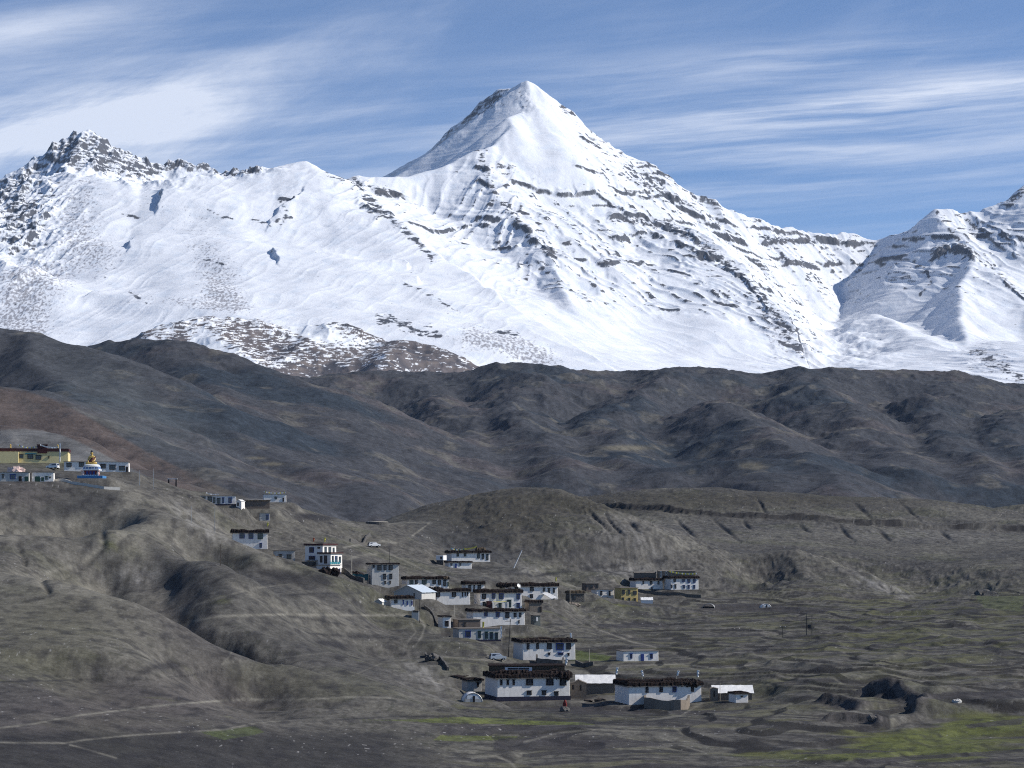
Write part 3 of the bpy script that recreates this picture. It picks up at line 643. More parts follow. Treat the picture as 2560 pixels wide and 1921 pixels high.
def obj(name, bm, m, parent=None, smooth=False):
    me = bpy.data.meshes.new(name)
    bmesh.ops.recalc_face_normals(bm, faces=bm.faces)
    bm.to_mesh(me); bm.free()
    if smooth: me.polygons.foreach_set('use_smooth', [True] * len(me.polygons))
    for mm in (m if isinstance(m, (list, tuple)) else [m]): me.materials.append(mm)
    o = bpy.data.objects.new(name, me); COL.objects.link(o)
    if parent is not None: o.parent = parent
    return o
def thing(name, label, cat, loc, rz=0.0, group=None):
    o = bpy.data.objects.new(name, None); o.empty_display_size = 0.5; COL.objects.link(o)
    o.location = loc; o.rotation_euler = (0, 0, rz); o['label'] = label; o['category'] = cat
    if group: o['group'] = group
    return o
def box(bm, x0, x1, y0, y1, z0, z1, taper=0.0, bev=0.0):
    v = []
    for z, t in ((z0, 0), (z1, taper)):
        for x, y in ((x0 + t, y0 + t), (x1 - t, y0 + t), (x1 - t, y1 - t), (x0 + t, y1 - t)):
            v.append(bm.verts.new((x, y, z)))
    f = [bm.faces.new([v[i] for i in q]) for q in ((3, 2, 1, 0), (4, 5, 6, 7), (0, 1, 5, 4), (1, 2, 6, 5), (2, 3, 7, 6), (3, 0, 4, 7))]
    if bev:
        es = {e for ff in f for e in ff.edges}
        bmesh.ops.bevel(bm, geom=list(es), offset=bev, segments=2, affect='EDGES', profile=0.6)
    return v
def rod(bm, a, b, r0, r1=None, n=6):
    a, b = Vector(a), Vector(b); r1 = r0 if r1 is None else r1
    d = (b - a).normalized(); u = d.orthogonal().normalized(); w = d.cross(u)
    ra, rb = [], []
    for i in range(n):
        t = 2 * math.pi * i / n; k = u * math.cos(t) + w * math.sin(t)
        ra.append(bm.verts.new(a + k * r0)); rb.append(bm.verts.new(b + k * r1))
    for i in range(n):
        j = (i + 1) % n; bm.faces.new((ra[i], ra[j], rb[j], rb[i]))
    bm.faces.new(ra[::-1]); bm.faces.new(rb)
def lathe(bm, prof, n=16, cx=0, cy=0):
    rings = []
    for r, z in prof:
        rings.append([bm.verts.new((cx + r * math.cos(2 * math.pi * i / n), cy + r * math.sin(2 * math.pi * i / n), z)) for i in range(n)])
    for a, b in zip(rings[:-1], rings[1:]):
        for i in range(n):
            j = (i + 1) % n; bm.faces.new((a[i], a[j], b[j], b[i]))
    bm.faces.new(rings[0][::-1]); bm.faces.new(rings[-1])
def lump(bm, c, r, seed=0, jag=0.25, sub=2):
    res = bmesh.ops.create_icosphere(bm, subdivisions=sub, radius=1)
    rr = random.Random(seed)
    for v in res['verts']:
        k = 1 + rr.uniform(-jag, jag)
        v.co = Vector((c[0] + v.co.x * r[0] * k, c[1] + v.co.y * r[1] * k, c[2] + v.co.z * r[2] * k))
def B(): return bmesh.new()
def pos(x, y, D):                            # point of the place for a spot surveyed at (x, y) and distance D
    return ((x - HX) / FPX * D, D, -(y - HY) / FPX * D)
# ------------------------------------------------------------------ houses
def brush_edge(parent, w, dep, zt, h, over, seed, name='brushwood_edge', m='brush'):
    """ring of stacked brushwood round the roof: an uneven fringe with a rough top"""
    rr = random.Random(seed)
    bm = B()
    x0, x1, y0, y1 = -w / 2 - over, w / 2 + over, -over, dep + over
    per = []
    def side(ax, ay, bx, by):
        n = max(3, int(math.hypot(bx - ax, by - ay) / 0.34))
        for i in range(n): per.append((ax + (bx - ax) * i / n, ay + (by - ay) * i / n))
    side(x0, y0, x1, y0); side(x1, y0, x1, y1); side(x1, y1, x0, y1); side(x0, y1, x0, y0)
    cx, cy = 0, dep / 2; th = 0.55
    ph = rr.uniform(0, 9)
    rows = []
    for i, (x, y) in enumerate(per):
        inx = x - math.copysign(th, x - cx) if abs(x - cx) > w / 2 - 0.2 else x
        iny = y - math.copysign(th, y - cy) if abs(y - cy) > dep / 2 - 0.2 else y
        swell = 0.15 * math.sin(i * 0.21 + ph) + 0.09 * math.sin(i * 0.55 + 2 * ph)
        t = h * (1 + rr.uniform(-0.09, 0.09)) + swell * min(1, h)
        lo = rr.uniform(-0.07, 0.05)
        out = rr.uniform(-0.06, 0.06)
        ox, oy = (out if abs(x - cx) > w / 2 - 0.2 else 0), (out if abs(y - cy) > dep / 2 - 0.2 else 0)
        rows.append([bm.verts.new((x + ox, y + oy, zt + lo)), bm.verts.new((x + ox * 1.5, y + oy * 1.5, zt + t * 0.7)), bm.verts.new(((x * 2 + inx) / 3, (y * 2 + iny) / 3, zt + t)), bm.verts.new((inx, iny, zt + t * 0.75)), bm.verts.new((inx, iny, zt + lo))])
    n = len(rows)
    for i in range(n):
        a, b = rows[i], rows[(i + 1) % n]
        for k in range(5): bm.faces.new((a[k], b[k], b[(k + 1) % 5], a[(k + 1) % 5]))
    return obj(name, bm, MT[m], parent)
def to_face(face, w, dep):
    """matrix from (u along the face, outwards, z) to house space"""
    if face == 'F': return lambda u, o, z: (u, -o, z)
    if face == 'R': return lambda u, o, z: (w / 2 + o, u, z)
    if face == 'L': return lambda u, o, z: (-w / 2 - o, dep - u, z)
def opening(root, face, w, dep, u0, u1, z0, z1, kind='t', name='window'):
    T = to_face(face, w, dep)
    fm = {'t': 'frame', 'p': 'wood', 'b': 'bluefr', 'g': 'greenfr', 'w': 'whitecl', 'd': 'wood', 'db': 'bluefr', 'dg': 'greenfr'}[kind]
    bm = B(); fl = 0.10 * (u1 - u0) if kind == 't' else 0.0
    o1 = 0.075
    lo = [(u0 - fl * .6, z0), (u1 + fl * .6, z0), (u1, z1), (u0, z1)]
    fr = [bm.verts.new(T(u, o1, z)) for u, z in lo]; bk = [bm.verts.new(T(u, -0.05, z)) for u, z in lo]
    bm.faces.new(fr); bm.faces.new(bk[::-1])
    for i in range(4): j = (i + 1) % 4; bm.faces.new((fr[i], bk[i], bk[j], fr[j]))
    if kind in 'tpbg':                       # lintel board above
        l = [(u0 - .12, z1 - .02), (u1 + .12, z1 - .02), (u1 + .12, z1 + .10), (u0 - .12, z1 + .10)]
        f2 = [bm.verts.new(T(u, 0.16, z)) for u, z in l]; b2 = [bm.verts.new(T(u, -0.05, z)) for u, z in l]
        bm.faces.new(f2); bm.faces.new(b2[::-1])
        for i in range(4): j = (i + 1) % 4; bm.faces.new((f2[i], b2[i], b2[j], f2[j]))
    o = obj(name, bm, MT[fm], root)
    iw = (u1 - u0) * (0.20 if kind == 't' else 0.10); ih = (z1 - z0) * 0.10
    if kind[0] == 'd':
        bm = B(); c0, c1 = u0 + iw * .8, u1 - iw * .8; q = [(c0, z0 + .05), (c1, z0 + .05), (c1, z1 - ih), (c0, z1 - ih)]
        f2 = [bm.verts.new(T(u, 0.10, z)) for u, z in q]; b2 = [bm.verts.new(T(u, 0.02, z)) for u, z in q]
        bm.faces.new(f2); bm.faces.new(b2[::-1])
        for i in range(4): j = (i + 1) % 4; bm.faces.new((f2[i], b2[i], b2[j], f2[j]))
        obj('door_leaf', bm, MT['bluefr' if kind == 'db' else ('greenfr' if kind == 'dg' else 'frame')], o)
    elif u1 - u0 > 0.5:
        bm = B(); nx = 2 if (u1 - u0) > 0.9 else 1; nz = 2
        W_, H_ = (u1 - u0 - 2 * iw), (z1 - z0 - 2 * ih); g = 0.07
        for i in range(nx):
            for j in range(nz):
                a0 = u0 + iw + W_ * i / nx + g / 2; a1 = u0 + iw + W_ * (i + 1) / nx - g / 2
                c0 = z0 + ih + H_ * j / nz + g / 2; c1 = z0 + ih + H_ * (j + 1) / nz - g / 2
                q = [(a0, c0), (a1, c0), (a1, c1), (a0, c1)]
                f2 = [bm.verts.new(T(u, 0.095, z)) for u, z in q]; b2 = [bm.verts.new(T(u, 0.03, z)) for u, z in q]
                bm.faces.new(f2); bm.faces.new(b2[::-1])
                for k in range(4): l = (k + 1) % 4; bm.faces.new((f2[k], b2[k], b2[l], f2[l]))
        obj('pane', bm, MT['glass'], o)
    return o
def walls(root, w, dep, h, m, taper=0.12, below=2.5, name='wall', seed=0):
    bm = B()
    nx = max(2, int(w / 1.3)); nz = max(2, int(h / 1.3)); ny = max(2, int(dep / 1.3)); rr = random.Random(seed)
    box(bm, -w / 2, w / 2, 0, dep, -below, h, taper, 0.0)
    bmesh.ops.bevel(bm, geom=[e for e in bm.edges if abs(e.verts[0].co.z - e.verts[1].co.z) > 0.5], offset=0.14, segments=2, affect='EDGES')
    return obj(name, bm, MT[m], root)
def flat_roof(root, w, dep, h, over, th=0.16, m='roof', name='roof'):
    bm = B(); box(bm, -w / 2 - over, w / 2 + over, -over, dep + over, h + 0.003, h + th)
    return obj(name, bm, MT[m], root)
def house(name, label, x0, x1, yt, yb, D, dep, yaw=0, wall='white', roof='brush', band=10, over=0.3, wins=(), side=(), base=None, basem='indigo', cat='house', group=None, dup=None):
    s = D / FPX; h = (yb - yt) * s
    if not yaw: yaw = 14 if x0 > 860 else 8
    sn, cs = math.sin(math.radians(yaw)), math.cos(math.radians(yaw))
    w = max(0.6 * (x1 - x0) * s, ((x1 - x0) * s - dep * sn) / cs)       # front and flank together span the surveyed width
    cx = (x0 + x1) / 2 + dep * sn / 2 / s
    U = lambda a: ((a - x0) / (x1 - x0) - 0.5) * w
    P = pos(cx, yb, D)
    r = thing(name, label, cat, (P[0], D, P[2]), math.radians(yaw), group)
    sd_ = int(x0 * 7 + yb)
    wl = walls(r, w, dep, h, wall, min(0.14, h * 0.03), seed=sd_)
    if roof in ('brush', 'band', 'flat', 'lowbrush'):
        rf = flat_roof(r, w, dep, h, over if roof != 'flat' else 0.12, 0.16, 'roof')
        if roof == 'brush': brush_edge(rf, w, dep, h + 0.162, band * s * 0.80 - 0.1, over, sd_)
        elif roof == 'lowbrush': brush_edge(rf, w, dep, h + 0.162, band * s, over, sd_, m='hay')
        elif roof == 'band':
            bm = B(); bh = band * s
            for a in ((-w / 2 - over, w / 2 + over, -over, -over + .3), (-w / 2 - over, w / 2 + over, dep + over - .3, dep + over), (-w / 2 - over, -w / 2 - over + .3, -over + .3, dep + over - .3), (w / 2 + over - .3, w / 2 + over, -over + .3, dep + over - .3)):
                box(bm, *a, h + 0.163, h + 0.163 + bh)
            obj('parapet', bm, MT['maroon'], rf)
    if base:
        bm = B(); box(bm, -w / 2 - .03, w / 2 + .03, -.03, dep + .03, -2.2, base * s); obj('base_band', bm, MT[basem], r)
    for q in wins:
        a0, a1, b0, b1 = q[:4]; k = q[4] if len(q) > 4 else 't'
        opening(r, 'F', w, dep, U(a0), U(a1), (yb - b1) * s, (yb - b0) * s, k, 'door' if k[0] == 'd' else 'window')
    for q in side:                           # (face, u0, u1, z0, z1 in metres, kind)
        opening(r, q[0], w, dep, q[1], q[2], q[3], q[4], q[5], 'door' if q[5][0] == 'd' else 'window')
    return r, w, h, s
def pile(name, label, cat, px, py, D, size, m, seed, n=5, group=None, jag=.3, on=None):
    P = pos(px, py, D); bm = B(); rr = random.Random(seed)
    for i in range(n):
        lump(bm, ((i + .5) / n * size[0] - size[0] / 2, rr.uniform(-.3, .3) * size[1], size[2] * rr.uniform(.15, .35)), (size[0] / n * rr.uniform(.7, 1.1), size[1] * .5, size[2] * rr.uniform(.45, .75)), seed + i, jag)
    o = obj(name, bm, MT[m]); o.location = (P[0], D, P[2] if on is None else on)
    o['label'] = label; o['category'] = cat
    if group: o['group'] = group
    return o
PADS = []        # (photo x0, x1, base y, distance, depth): level building plots
HOUSES = [
 # nearest row
 dict(name='farmhouse', label='big whitewashed farmhouse with dark base and thick brushwood roof, nearest house of all', x0=1210, x1=1427, yt=1696, yb=1752, D=468, dep=11, band=16, over=.35, base=11,
      wins=[(1221, 1227, 1699, 1712), (1240, 1246, 1699, 1712), (1257, 1263, 1699, 1712), (1297, 1316, 1697, 1713), (1356, 1376, 1697, 1714), (1396, 1414, 1697, 1715), (1299, 1312, 1727, 1737), (1343, 1355, 1727, 1738), (1379, 1391, 1730, 1740)]),
 dict(name='longhouse', label='long low white house with dark roof and a mud courtyard wall before it, lower right', x0=1540, x1=1757, yt=1716, yb=1760, D=458, dep=10, band=15, over=.3,
      wins=[(1591, 1599, 1716, 1731), (1632, 1641, 1716, 1730), (1670, 1682, 1716, 1731, 'b'), (1725, 1733, 1716, 1730)]),
 dict(name='farmhouse', label='white house with five dark windows and one large blue pane, behind the nearest farmhouse', x0=1282, x1=1440, yt=1607, yb=1650, D=556, dep=10, band=11, over=.35,
      wins=[(1295, 1302, 1608, 1623), (1323, 1330, 1608, 1622), (1355, 1368, 1607, 1623), (1381, 1404, 1608, 1626, 'b'), (1412, 1425, 1607, 1624), (1358, 1364, 1632, 1638), (1387, 1403, 1632, 1638, 'b'), (1416, 1421, 1634, 1640)]),
 dict(name='cottage', label='low white flat roofed cottage with a bright blue door alone in the fields', x0=1542, x1=1648, yt=1628, yb=1653, D=548, dep=6, roof='flat', wins=[(1563, 1570, 1634, 1646, 'b'), (1595, 1604, 1635, 1652, 'db'), (1622, 1630, 1635, 1647, 'b')]),
 dict(name='hut', label='small white hut with brushwood roof in front of a tarpaulin roofed shed', x0=1825, x1=1872, yt=1736, yb=1757, D=452, dep=4.2, band=6, over=.15, wins=[(1845, 1852, 1740, 1743, 'p')]),
 dict(name='outhouse', label='low dark mud outhouse half sunk beside the nearest farmhouse', x0=1152, x1=1206, yt=1703, yb=1729, D=486, dep=6, wall='greyw', band=7, over=.3, wins=[(1186, 1193, 1706, 1717)]),
 # middle rows
 dict(name='house', label='white single storey house with a row of four tall green windows', x0=1130, x1=1252, yt=1572, yb=1604, D=585, dep=7, roof='flat', base=5, wall='greyw', wins=[(1150, 1166, 1577, 1593, 'b'), (1187, 1195, 1578, 1595, 'g'), (1207, 1215, 1580, 1597, 'g'), (1221, 1230, 1581, 1598, 'g'), (1236, 1244, 1582, 1599, 'g')]),
 dict(name='longhouse', label='long white house with five scalloped dark windows below the patio house', x0=1164, x1=1313, yt=1530, yb=1563, D=612, dep=8, band=9, over=.3,
      wins=[(1197, 1207, 1529, 1541, 'b'), (1230, 1241, 1531, 1543, 'b'), (1257, 1268, 1531, 1545), (1281, 1288, 1533, 1543), (1296, 1302, 1533, 1543), (1294, 1297, 1552, 1559)]),
 dict(name='garage', label='small white building with a wide dark opening beside the mud sheds', x0=1093, x1=1128, yt=1543, yb=1568, D=600, dep=6, band=4, over=.15, wins=[(1102, 1118, 1552, 1566, 'd')]),
 dict(name='mud_shed', label='brown mud shed between the garage and the scalloped window house', x0=1130, x1=1202, yt=1550, yb=1572, D=602, dep=7, wall='brownw', roof='flat', wins=[(1150, 1155, 1556, 1568, 'p')]),
 dict(name='block_hut', label='grey green concrete hut right of the scalloped window house', x0=1326, x1=1352, yt=1539, yb=1566, D=625, dep=4, wall='concrete', roof='flat', wins=[(1335, 1341, 1543, 1553, 'w')]),
 dict(name='house', label='two storey white house with enclosed patio and two window columns in the village middle', x0=1183, x1=1306, yt=1483, yb=1521, D=648, dep=8, band=11, over=.25,
      wins=[(1190, 1201, 1485, 1497), (1218, 1228, 1484, 1497, 'b'), (1238, 1252, 1484, 1498, 'b'), (1289, 1299, 1485, 1499, 'b'), (1289, 1299, 1508, 1520, 'b'), (1192, 1200, 1505, 1520), (1262, 1274, 1500, 1518, 'g'), (1216, 1224, 1508, 1519, 'g'), (1238, 1246, 1508, 1519, 'g')]),
 dict(name='mud_hut', label='tan mud hut with rounded dark roof right of the patio house', x0=1312, x1=1357, yt=1508, yb=1532, D=650, dep=5, wall='mud', band=9, over=.15, wins=[(1347, 1353, 1516, 1530, 'd')]),
 dict(name='house', label='white upper house with dark fringe, satellite dish and a leaning pale awning', x0=1262, x1=1396, yt=1467, yb=1499, D=698, dep=9, band=11, over=.3,
      wins=[(1315, 1325, 1468, 1478), (1352, 1358, 1470, 1479), (1366, 1372, 1471, 1483), (1381, 1386, 1471, 1482), (1315, 1323, 1486, 1495), (1381, 1385, 1490, 1499), (1271, 1280, 1468, 1474)]),
 dict(name='house', label='small white house with rounded black roof behind the drip stained house', x0=1152, x1=1212, yt=1462, yb=1486, D=690, dep=6, band=10, over=.2, wins=[(1161, 1170, 1463, 1475), (1190, 1200, 1463, 1474), (1177, 1182, 1462, 1486)]),
 dict(name='house', label='white house with pale drip stains and a sagging black roof', x0=1074, x1=1176, yt=1480, yb=1512, D=640, dep=8, band=10, over=.25, wins=[(1074, 1085, 1478, 1492), (1121, 1133, 1480, 1492), (1151, 1154, 1481, 1492), (1159, 1162, 1481, 1490), (1166, 1169, 1481, 1490)]),
 dict(name='house', label='white two storey house with green windows and cluttered terrace roof', x0=1001, x1=1122, yt=1449, yb=1481, D=655, dep=8, band=9, over=.2,
      wins=[(1009, 1020, 1448, 1460, 'g'), (1025, 1032, 1448, 1460), (1045, 1058, 1447, 1461, 'g'), (1075, 1084, 1448, 1460), (1091, 1099, 1449, 1462), (1106, 1114, 1450, 1465), (1118, 1121, 1455, 1466, 'g')]),
 dict(name='house', label='white house with dark roof and pale balcony above the hairpin track', x0=962, x1=1033, yt=1498, yb=1527, D=612, dep=7, band=10, over=.35, wins=[(973, 983, 1500, 1508, 'p'), (1000, 1003, 1501, 1512, 'b'), (1012, 1016, 1503, 1513, 'db'), (1027, 1031, 1504, 1513, 'b')]),
 dict(name='tall_house', label='tall grey white three storey house with dark window surrounds', x0=912, x1=998, yt=1412, yb=1462, D=640, dep=8, band=5, over=.2, wall='greyw',
      wins=[(917, 922, 1412, 1419), (931, 943, 1412, 1426), (950, 958, 1412, 1425), (966, 977, 1412, 1425), (949, 957, 1435, 1448), (968, 976, 1435, 1447), (952, 957, 1453, 1460, 'p'), (968, 972, 1453, 1460, 'p')]),
 # knoll
 dict(name='house', label='white house on the grassy knoll with yellow flags along its dark roof', x0=1113, x1=1226, yt=1383, yb=1405, D=788, dep=9, band=8, over=.4, wins=[(1129, 1135, 1384, 1391), (1150, 1156, 1384, 1391), (1188, 1195, 1384, 1396), (1201, 1207, 1385, 1398), (1214, 1220, 1386, 1400)]),
 dict(name='annex', label='low white annex with blue door below the knoll house', x0=1111, x1=1180, yt=1407, yb=1422, D=772, dep=6, band=5, over=.25, wins=[(1117, 1122, 1409, 1414, 'p'), (1130, 1135, 1409, 1421, 'db'), (1143, 1148, 1409, 1414, 'p')]),
 # left group
 dict(name='house', label='white two storey house with thick black roof half hidden behind the diagonal spur', x0=570, x1=669, yt=1333, yb=1373, D=668, dep=9, band=11, over=.35, wins=[(591, 605, 1332, 1346, 'b'), (616, 629, 1332, 1347, 'b'), (641, 655, 1332, 1348, 'g'), (646, 653, 1358, 1369, 'b')]),
 dict(name='block_house', label='plain grey flat roofed house joined to the stepped white house', x0=676, x1=738, yt=1377, yb=1412, D=648, dep=7, wall='greyw', roof='flat', wins=[(691, 700, 1386, 1397, 'p'), (714, 727, 1387, 1398, 'p')]),
 dict(name='hut', label='small grey hut with one window on the bare slope above the black roofed house', x0=643, x1=675, yt=1283, yb=1302, D=745, dep=5, wall='greyw', roof='flat', wins=[(663, 671, 1287, 1299, 'b')]),
 dict(name='longhouse', label='long low white building with large dark windows on the upper left shelf', x0=470, x1=590, yt=1240, yb=1264, D=735, dep=7, roof='flat', wall='white', base=4, wins=[(478, 489, 1243, 1252, 'p'), (499, 509, 1242, 1254, 'p'), (515, 526, 1242, 1255, 'p'), (529, 535, 1244, 1258, 'p'), (539, 548, 1245, 1259, 'p'), (553, 558, 1244, 1258, 'b'), (569, 578, 1244, 1257, 'b')]),
 dict(name='house', label='small white house with string of white flags above its roof on the upper shelf', x0=652, x1=716, yt=1236, yb=1256, D=800, dep=7, roof='flat', wins=[(683, 690, 1242, 1248, 'p'), (705, 709, 1244, 1254, 'd')]),
 dict(name='shed', label='dark rough timber shed between the two white shelf houses', x0=606, x1=674, yt=1253, yb=1272, D=760, dep=5, wall='brownw', roof='lowbrush', band=2, over=.2, wins=[]),
 dict(name='monastery', label='cream yellow monastery with maroon roof parapet at the left edge', x0=-60, x1=168, yt=1129, yb=1158, D=742, dep=13, yaw=0, wall='cream', roof='band', band=7, over=.12, cat='monastery',
      wins=[(41, 51, 1136, 1146, 'p'), (62, 77, 1136, 1147, 'p'), (83, 98, 1138, 1149, 'p'), (116, 119, 1140, 1146, 'p'), (-20, -8, 1136, 1146, 'p')]),
 dict(name='school', label='long white building with big dark windows directly behind the golden statue', x0=153, x1=321, yt=1155, yb=1180, D=712, dep=8, roof='flat', cat='school', wall='white', wins=[(160, 173, 1158, 1168, 'p'), (192, 205, 1156, 1167, 'p'), (247, 261, 1160, 1171, 'p'), (270, 286, 1162, 1174, 'p'), (295, 310, 1165, 1176, 'p'), (313, 318, 1166, 1182, 'd')]),
 dict(name='shop', label='low white shed with dark green doors left below the statue', x0=74, x1=134, yt=1181, yb=1204, D=672, dep=5, roof='flat', wins=[(83, 97, 1191, 1204, 'dg'), (100, 107, 1193, 1203, 'dg'), (111, 117, 1191, 1199, 'g'), (121, 126, 1192, 1195, 'p')]),
 dict(name='house', label='pale blue grey house with shaded verandah at the left edge below the monastery', x0=-10, x1=72, yt=1181, yb=1204, D=668, dep=6, roof='flat', wall='greyw', wins=[(21, 36, 1186, 1198, 'b'), (44, 52, 1190, 1203, 'd'), (60, 70, 1191, 1203, 'dg'), (0, 5, 1186, 1196, 'p')]),
 # right group
 dict(name='mud_house', label='brown mud walled house behind the white cottage of the right cluster', x0=1455, x1=1497, yt=1459, yb=1483, D=830, dep=6, wall='brownw', roof='flat', wins=[(1455, 1461, 1461, 1469, 'p'), (1469, 1478, 1461, 1471, 'p'), (1491, 1496, 1461, 1470, 'p')]),
 dict(name='cottage', label='white cottage with two narrow windows joined to the yellow house', x0=1479, x1=1536, yt=1474, yb=1501, D=812, dep=7, roof='flat', base=4, wins=[(1492, 1498, 1478, 1488), (1519, 1524, 1478, 1489), (1512, 1514, 1493, 1497, 'p')]),
 dict(name='yellow_house', label='ochre yellow two storey house with six brown windows', x0=1538, x1=1596, yt=1470, yb=1508, D=805, dep=8, wall='ochre', roof='flat', wins=[(1543, 1552, 1475, 1486, 'p'), (1563, 1570, 1475, 1486, 'p'), (1579, 1591, 1478, 1487, 'p'), (1543, 1549, 1494, 1501, 'p'), (1564, 1570, 1495, 1502, 'p'), (1582, 1588, 1496, 1503, 'p')]),
 dict(name='longhouse', label='white rounded house with three short windows left of the blue windowed house', x0=1576, x1=1658, yt=1452, yb=1473, D=862, dep=8, band=8, over=.25, wins=[(1597, 1601, 1453, 1460), (1619, 1626, 1453, 1461), (1642, 1647, 1453, 1461), (1623, 1627, 1468, 1473, 'd')]),
 dict(name='house', label='two storey white house with two rows of blue windows, rightmost of the village', x0=1662, x1=1748, yt=1447, yb=1474, D=858, dep=9, band=8, over=.25, wins=[(1671, 1678, 1446, 1455), (1696, 1706, 1446, 1455, 'b'), (1713, 1722, 1446, 1457, 'b'), (1730, 1738, 1447, 1457, 'b'), (1662, 1667, 1462, 1470), (1674, 1679, 1461, 1471), (1699, 1706, 1463, 1471, 'b'), (1714, 1720, 1463, 1472, 'b'), (1731, 1737, 1463, 1472, 'b')]),
 dict(name='mud_house', label='dark round mud house half buried right of the awning house', x0=1414, x1=1462, yt=1484, yb=1506, D=745, dep=6, wall='stone', roof='lowbrush', band=6, over=.2, wins=[(1426, 1434, 1488, 1498, 'p')]),
]
for h_ in HOUSES:
    PADS.append((h_['x0'], h_['x1'], h_['yb'], h_['D'], h_['dep']))
PADS += [(192, 258, 1196, 678, 8), (1158, 1208, 1753, 452, 4), (1427, 1480, 1742, 480, 6), (1775, 1890, 1750, 462, 7), (735, 850, 1432, 640, 12), (980, 1060, 1498, 628, 8), (916, 950, 1366, 782, 4)]
# ------------------------------------------------------------------ village ground
# surveyed spots: (photo x, photo y, distance)
SPOTS = [
 (-250,1930,235),(0,1921,255),(320,1921,278),(640,1921,300),(960,1921,318),(1300,1921,330),(1650,1921,330),(2000,1921,325),(2300,1921,322),(2560,1921,320),(2850,1921,318),
 (-250,1830,285),(0,1822,292),(300,1790,318),(620,1756,362),(900,1760,400),(1100,1770,425),(1300,1775,430),(1500,1790,420),(1750,1790,420),(2000,1800,405),(2200,1820,395),(2400,1830,392),(2560,1820,395),(2850,1810,400),
 (-250,1700,330),(0,1700,335),(250,1690,345),(500,1690,375),(760,1705,420),(980,1715,450),(1100,1740,455),
 (-250,1580,380),(0,1580,385),(200,1570,400),(400,1600,410),(600,1650,425),
 (-250,1470,440),(0,1470,445),(150,1485,445),(300,1510,440),(450,1560,440),
 (900,1660,500),(1050,1650,520),(800,1620,480),(1000,1600,560),(1100,1580,585),
 (1280,1650,550),(1440,1650,555),(1600,1658,540),(1750,1665,520),(1950,1650,520),(2150,1640,520),(2350,1650,510),(2560,1640,520),(2850,1630,520),
 (2000,1720,455),(2120,1735,445),(2340,1720,455),(2450,1730,450),(2560,1725,455),
 (1500,1560,690),(1700,1570,690),(1900,1580,660),(2100,1580,650),(2300,1570,660),(2560,1570,660),(2850,1560,660),
 (1500,1520,800),(1800,1515,820),(2000,1520,800),(2200,1520,790),(2400,1510,800),(2560,1505,810),(2850,1500,810),
 (1640,1480,880),(1800,1478,900),(2000,1482,900),(2250,1478,920),(2400,1465,930),(2560,1450,950),(2850,1440,950),
 (1400,1470,800),(1480,1440,870),(1600,1430,900),(1760,1430,930),(1740,1400,1000),(1850,1400,1010),(2100,1410,1000),(2300,1420,1020),(2560,1400,1040),(2850,1390,1040),
 (1650,1370,1100),(1800,1365,1120),(1950,1368,1120),(2150,1375,1130),(2400,1385,1120),(2560,1372,1130),
 (1500,1340,1170),(1650,1325,1210),(1800,1320,1240),(2000,1325,1250),(2200,1335,1250),(2400,1340,1240),(2560,1345,1230),(2850,1340,1230),
 # mid left slope below the crest spur
 (700,1560,520),(850,1540,560),(600,1530,520),(750,1480,580),(900,1490,600),(620,1450,590),(500,1460,560),(1000,1510,610),
 (430,1400,590),(520,1360,610),(300,1400,560),(200,1360,575),(60,1380,545),(-100,1380,540),(100,1290,620),(200,1260,640),(0,1270,625),(-120,1280,620),(-250,1300,610),
 (300,1290,610),(400,1300,615),(200,1215,655),(100,1212,665),(0,1210,668),(-150,1215,665),
 # shelf behind the crest
 (250,1185,720),(350,1205,740),(150,1175,730),(0,1165,740),(-150,1160,740),(420,1232,760),(540,1263,745),(640,1262,800),(720,1265,850),(480,1255,790),
 (700,1310,760),(620,1300,750),(780,1330,750),(840,1350,740),(700,1350,700),(780,1375,680),(900,1370,740),(960,1345,800),(1000,1325,870),(1040,1350,820),(940,1318,880),(860,1305,880),(800,1288,880),
 (700,1400,650),(800,1420,640),(880,1450,630),(940,1475,620),(1000,1480,625),(1060,1490,630),(1100,1440,720),(1050,1410,750),(1000,1390,760),(1180,1460,690),(1250,1450,700),(1150,1400,780),
 (1200,1420,770),(1300,1425,770),(1350,1445,770),(1300,1490,690),(1220,1515,640),(1380,1500,690),(1340,1560,620),(1180,1565,605),(1100,1525,630),(1240,1605,570),(1420,1560,640),(1440,1530,720),
 (1010,1308,950),(1100,1330,940),(1150,1390,880),(1250,1425,870),(1400,1425,880),
 # land behind the crests, unseen, so that the skylines stay clean
 (300,1300,1000),(0,1260,950),(-200,1250,950),(600,1330,1050),(900,1370,1100),(1100,1390,1200),(1400,1370,1350),(1700,1330,1560),(2000,1330,1600),(2300,1340,1600),(2600,1340,1600),(2850,1340,1600),
 (-250,2400,150),(300,2450,150),(1300,2480,150),(2000,2480,150),(2850,2460,150),(0,2800,100),(1280,2900,100),(2560,2900,100),
]


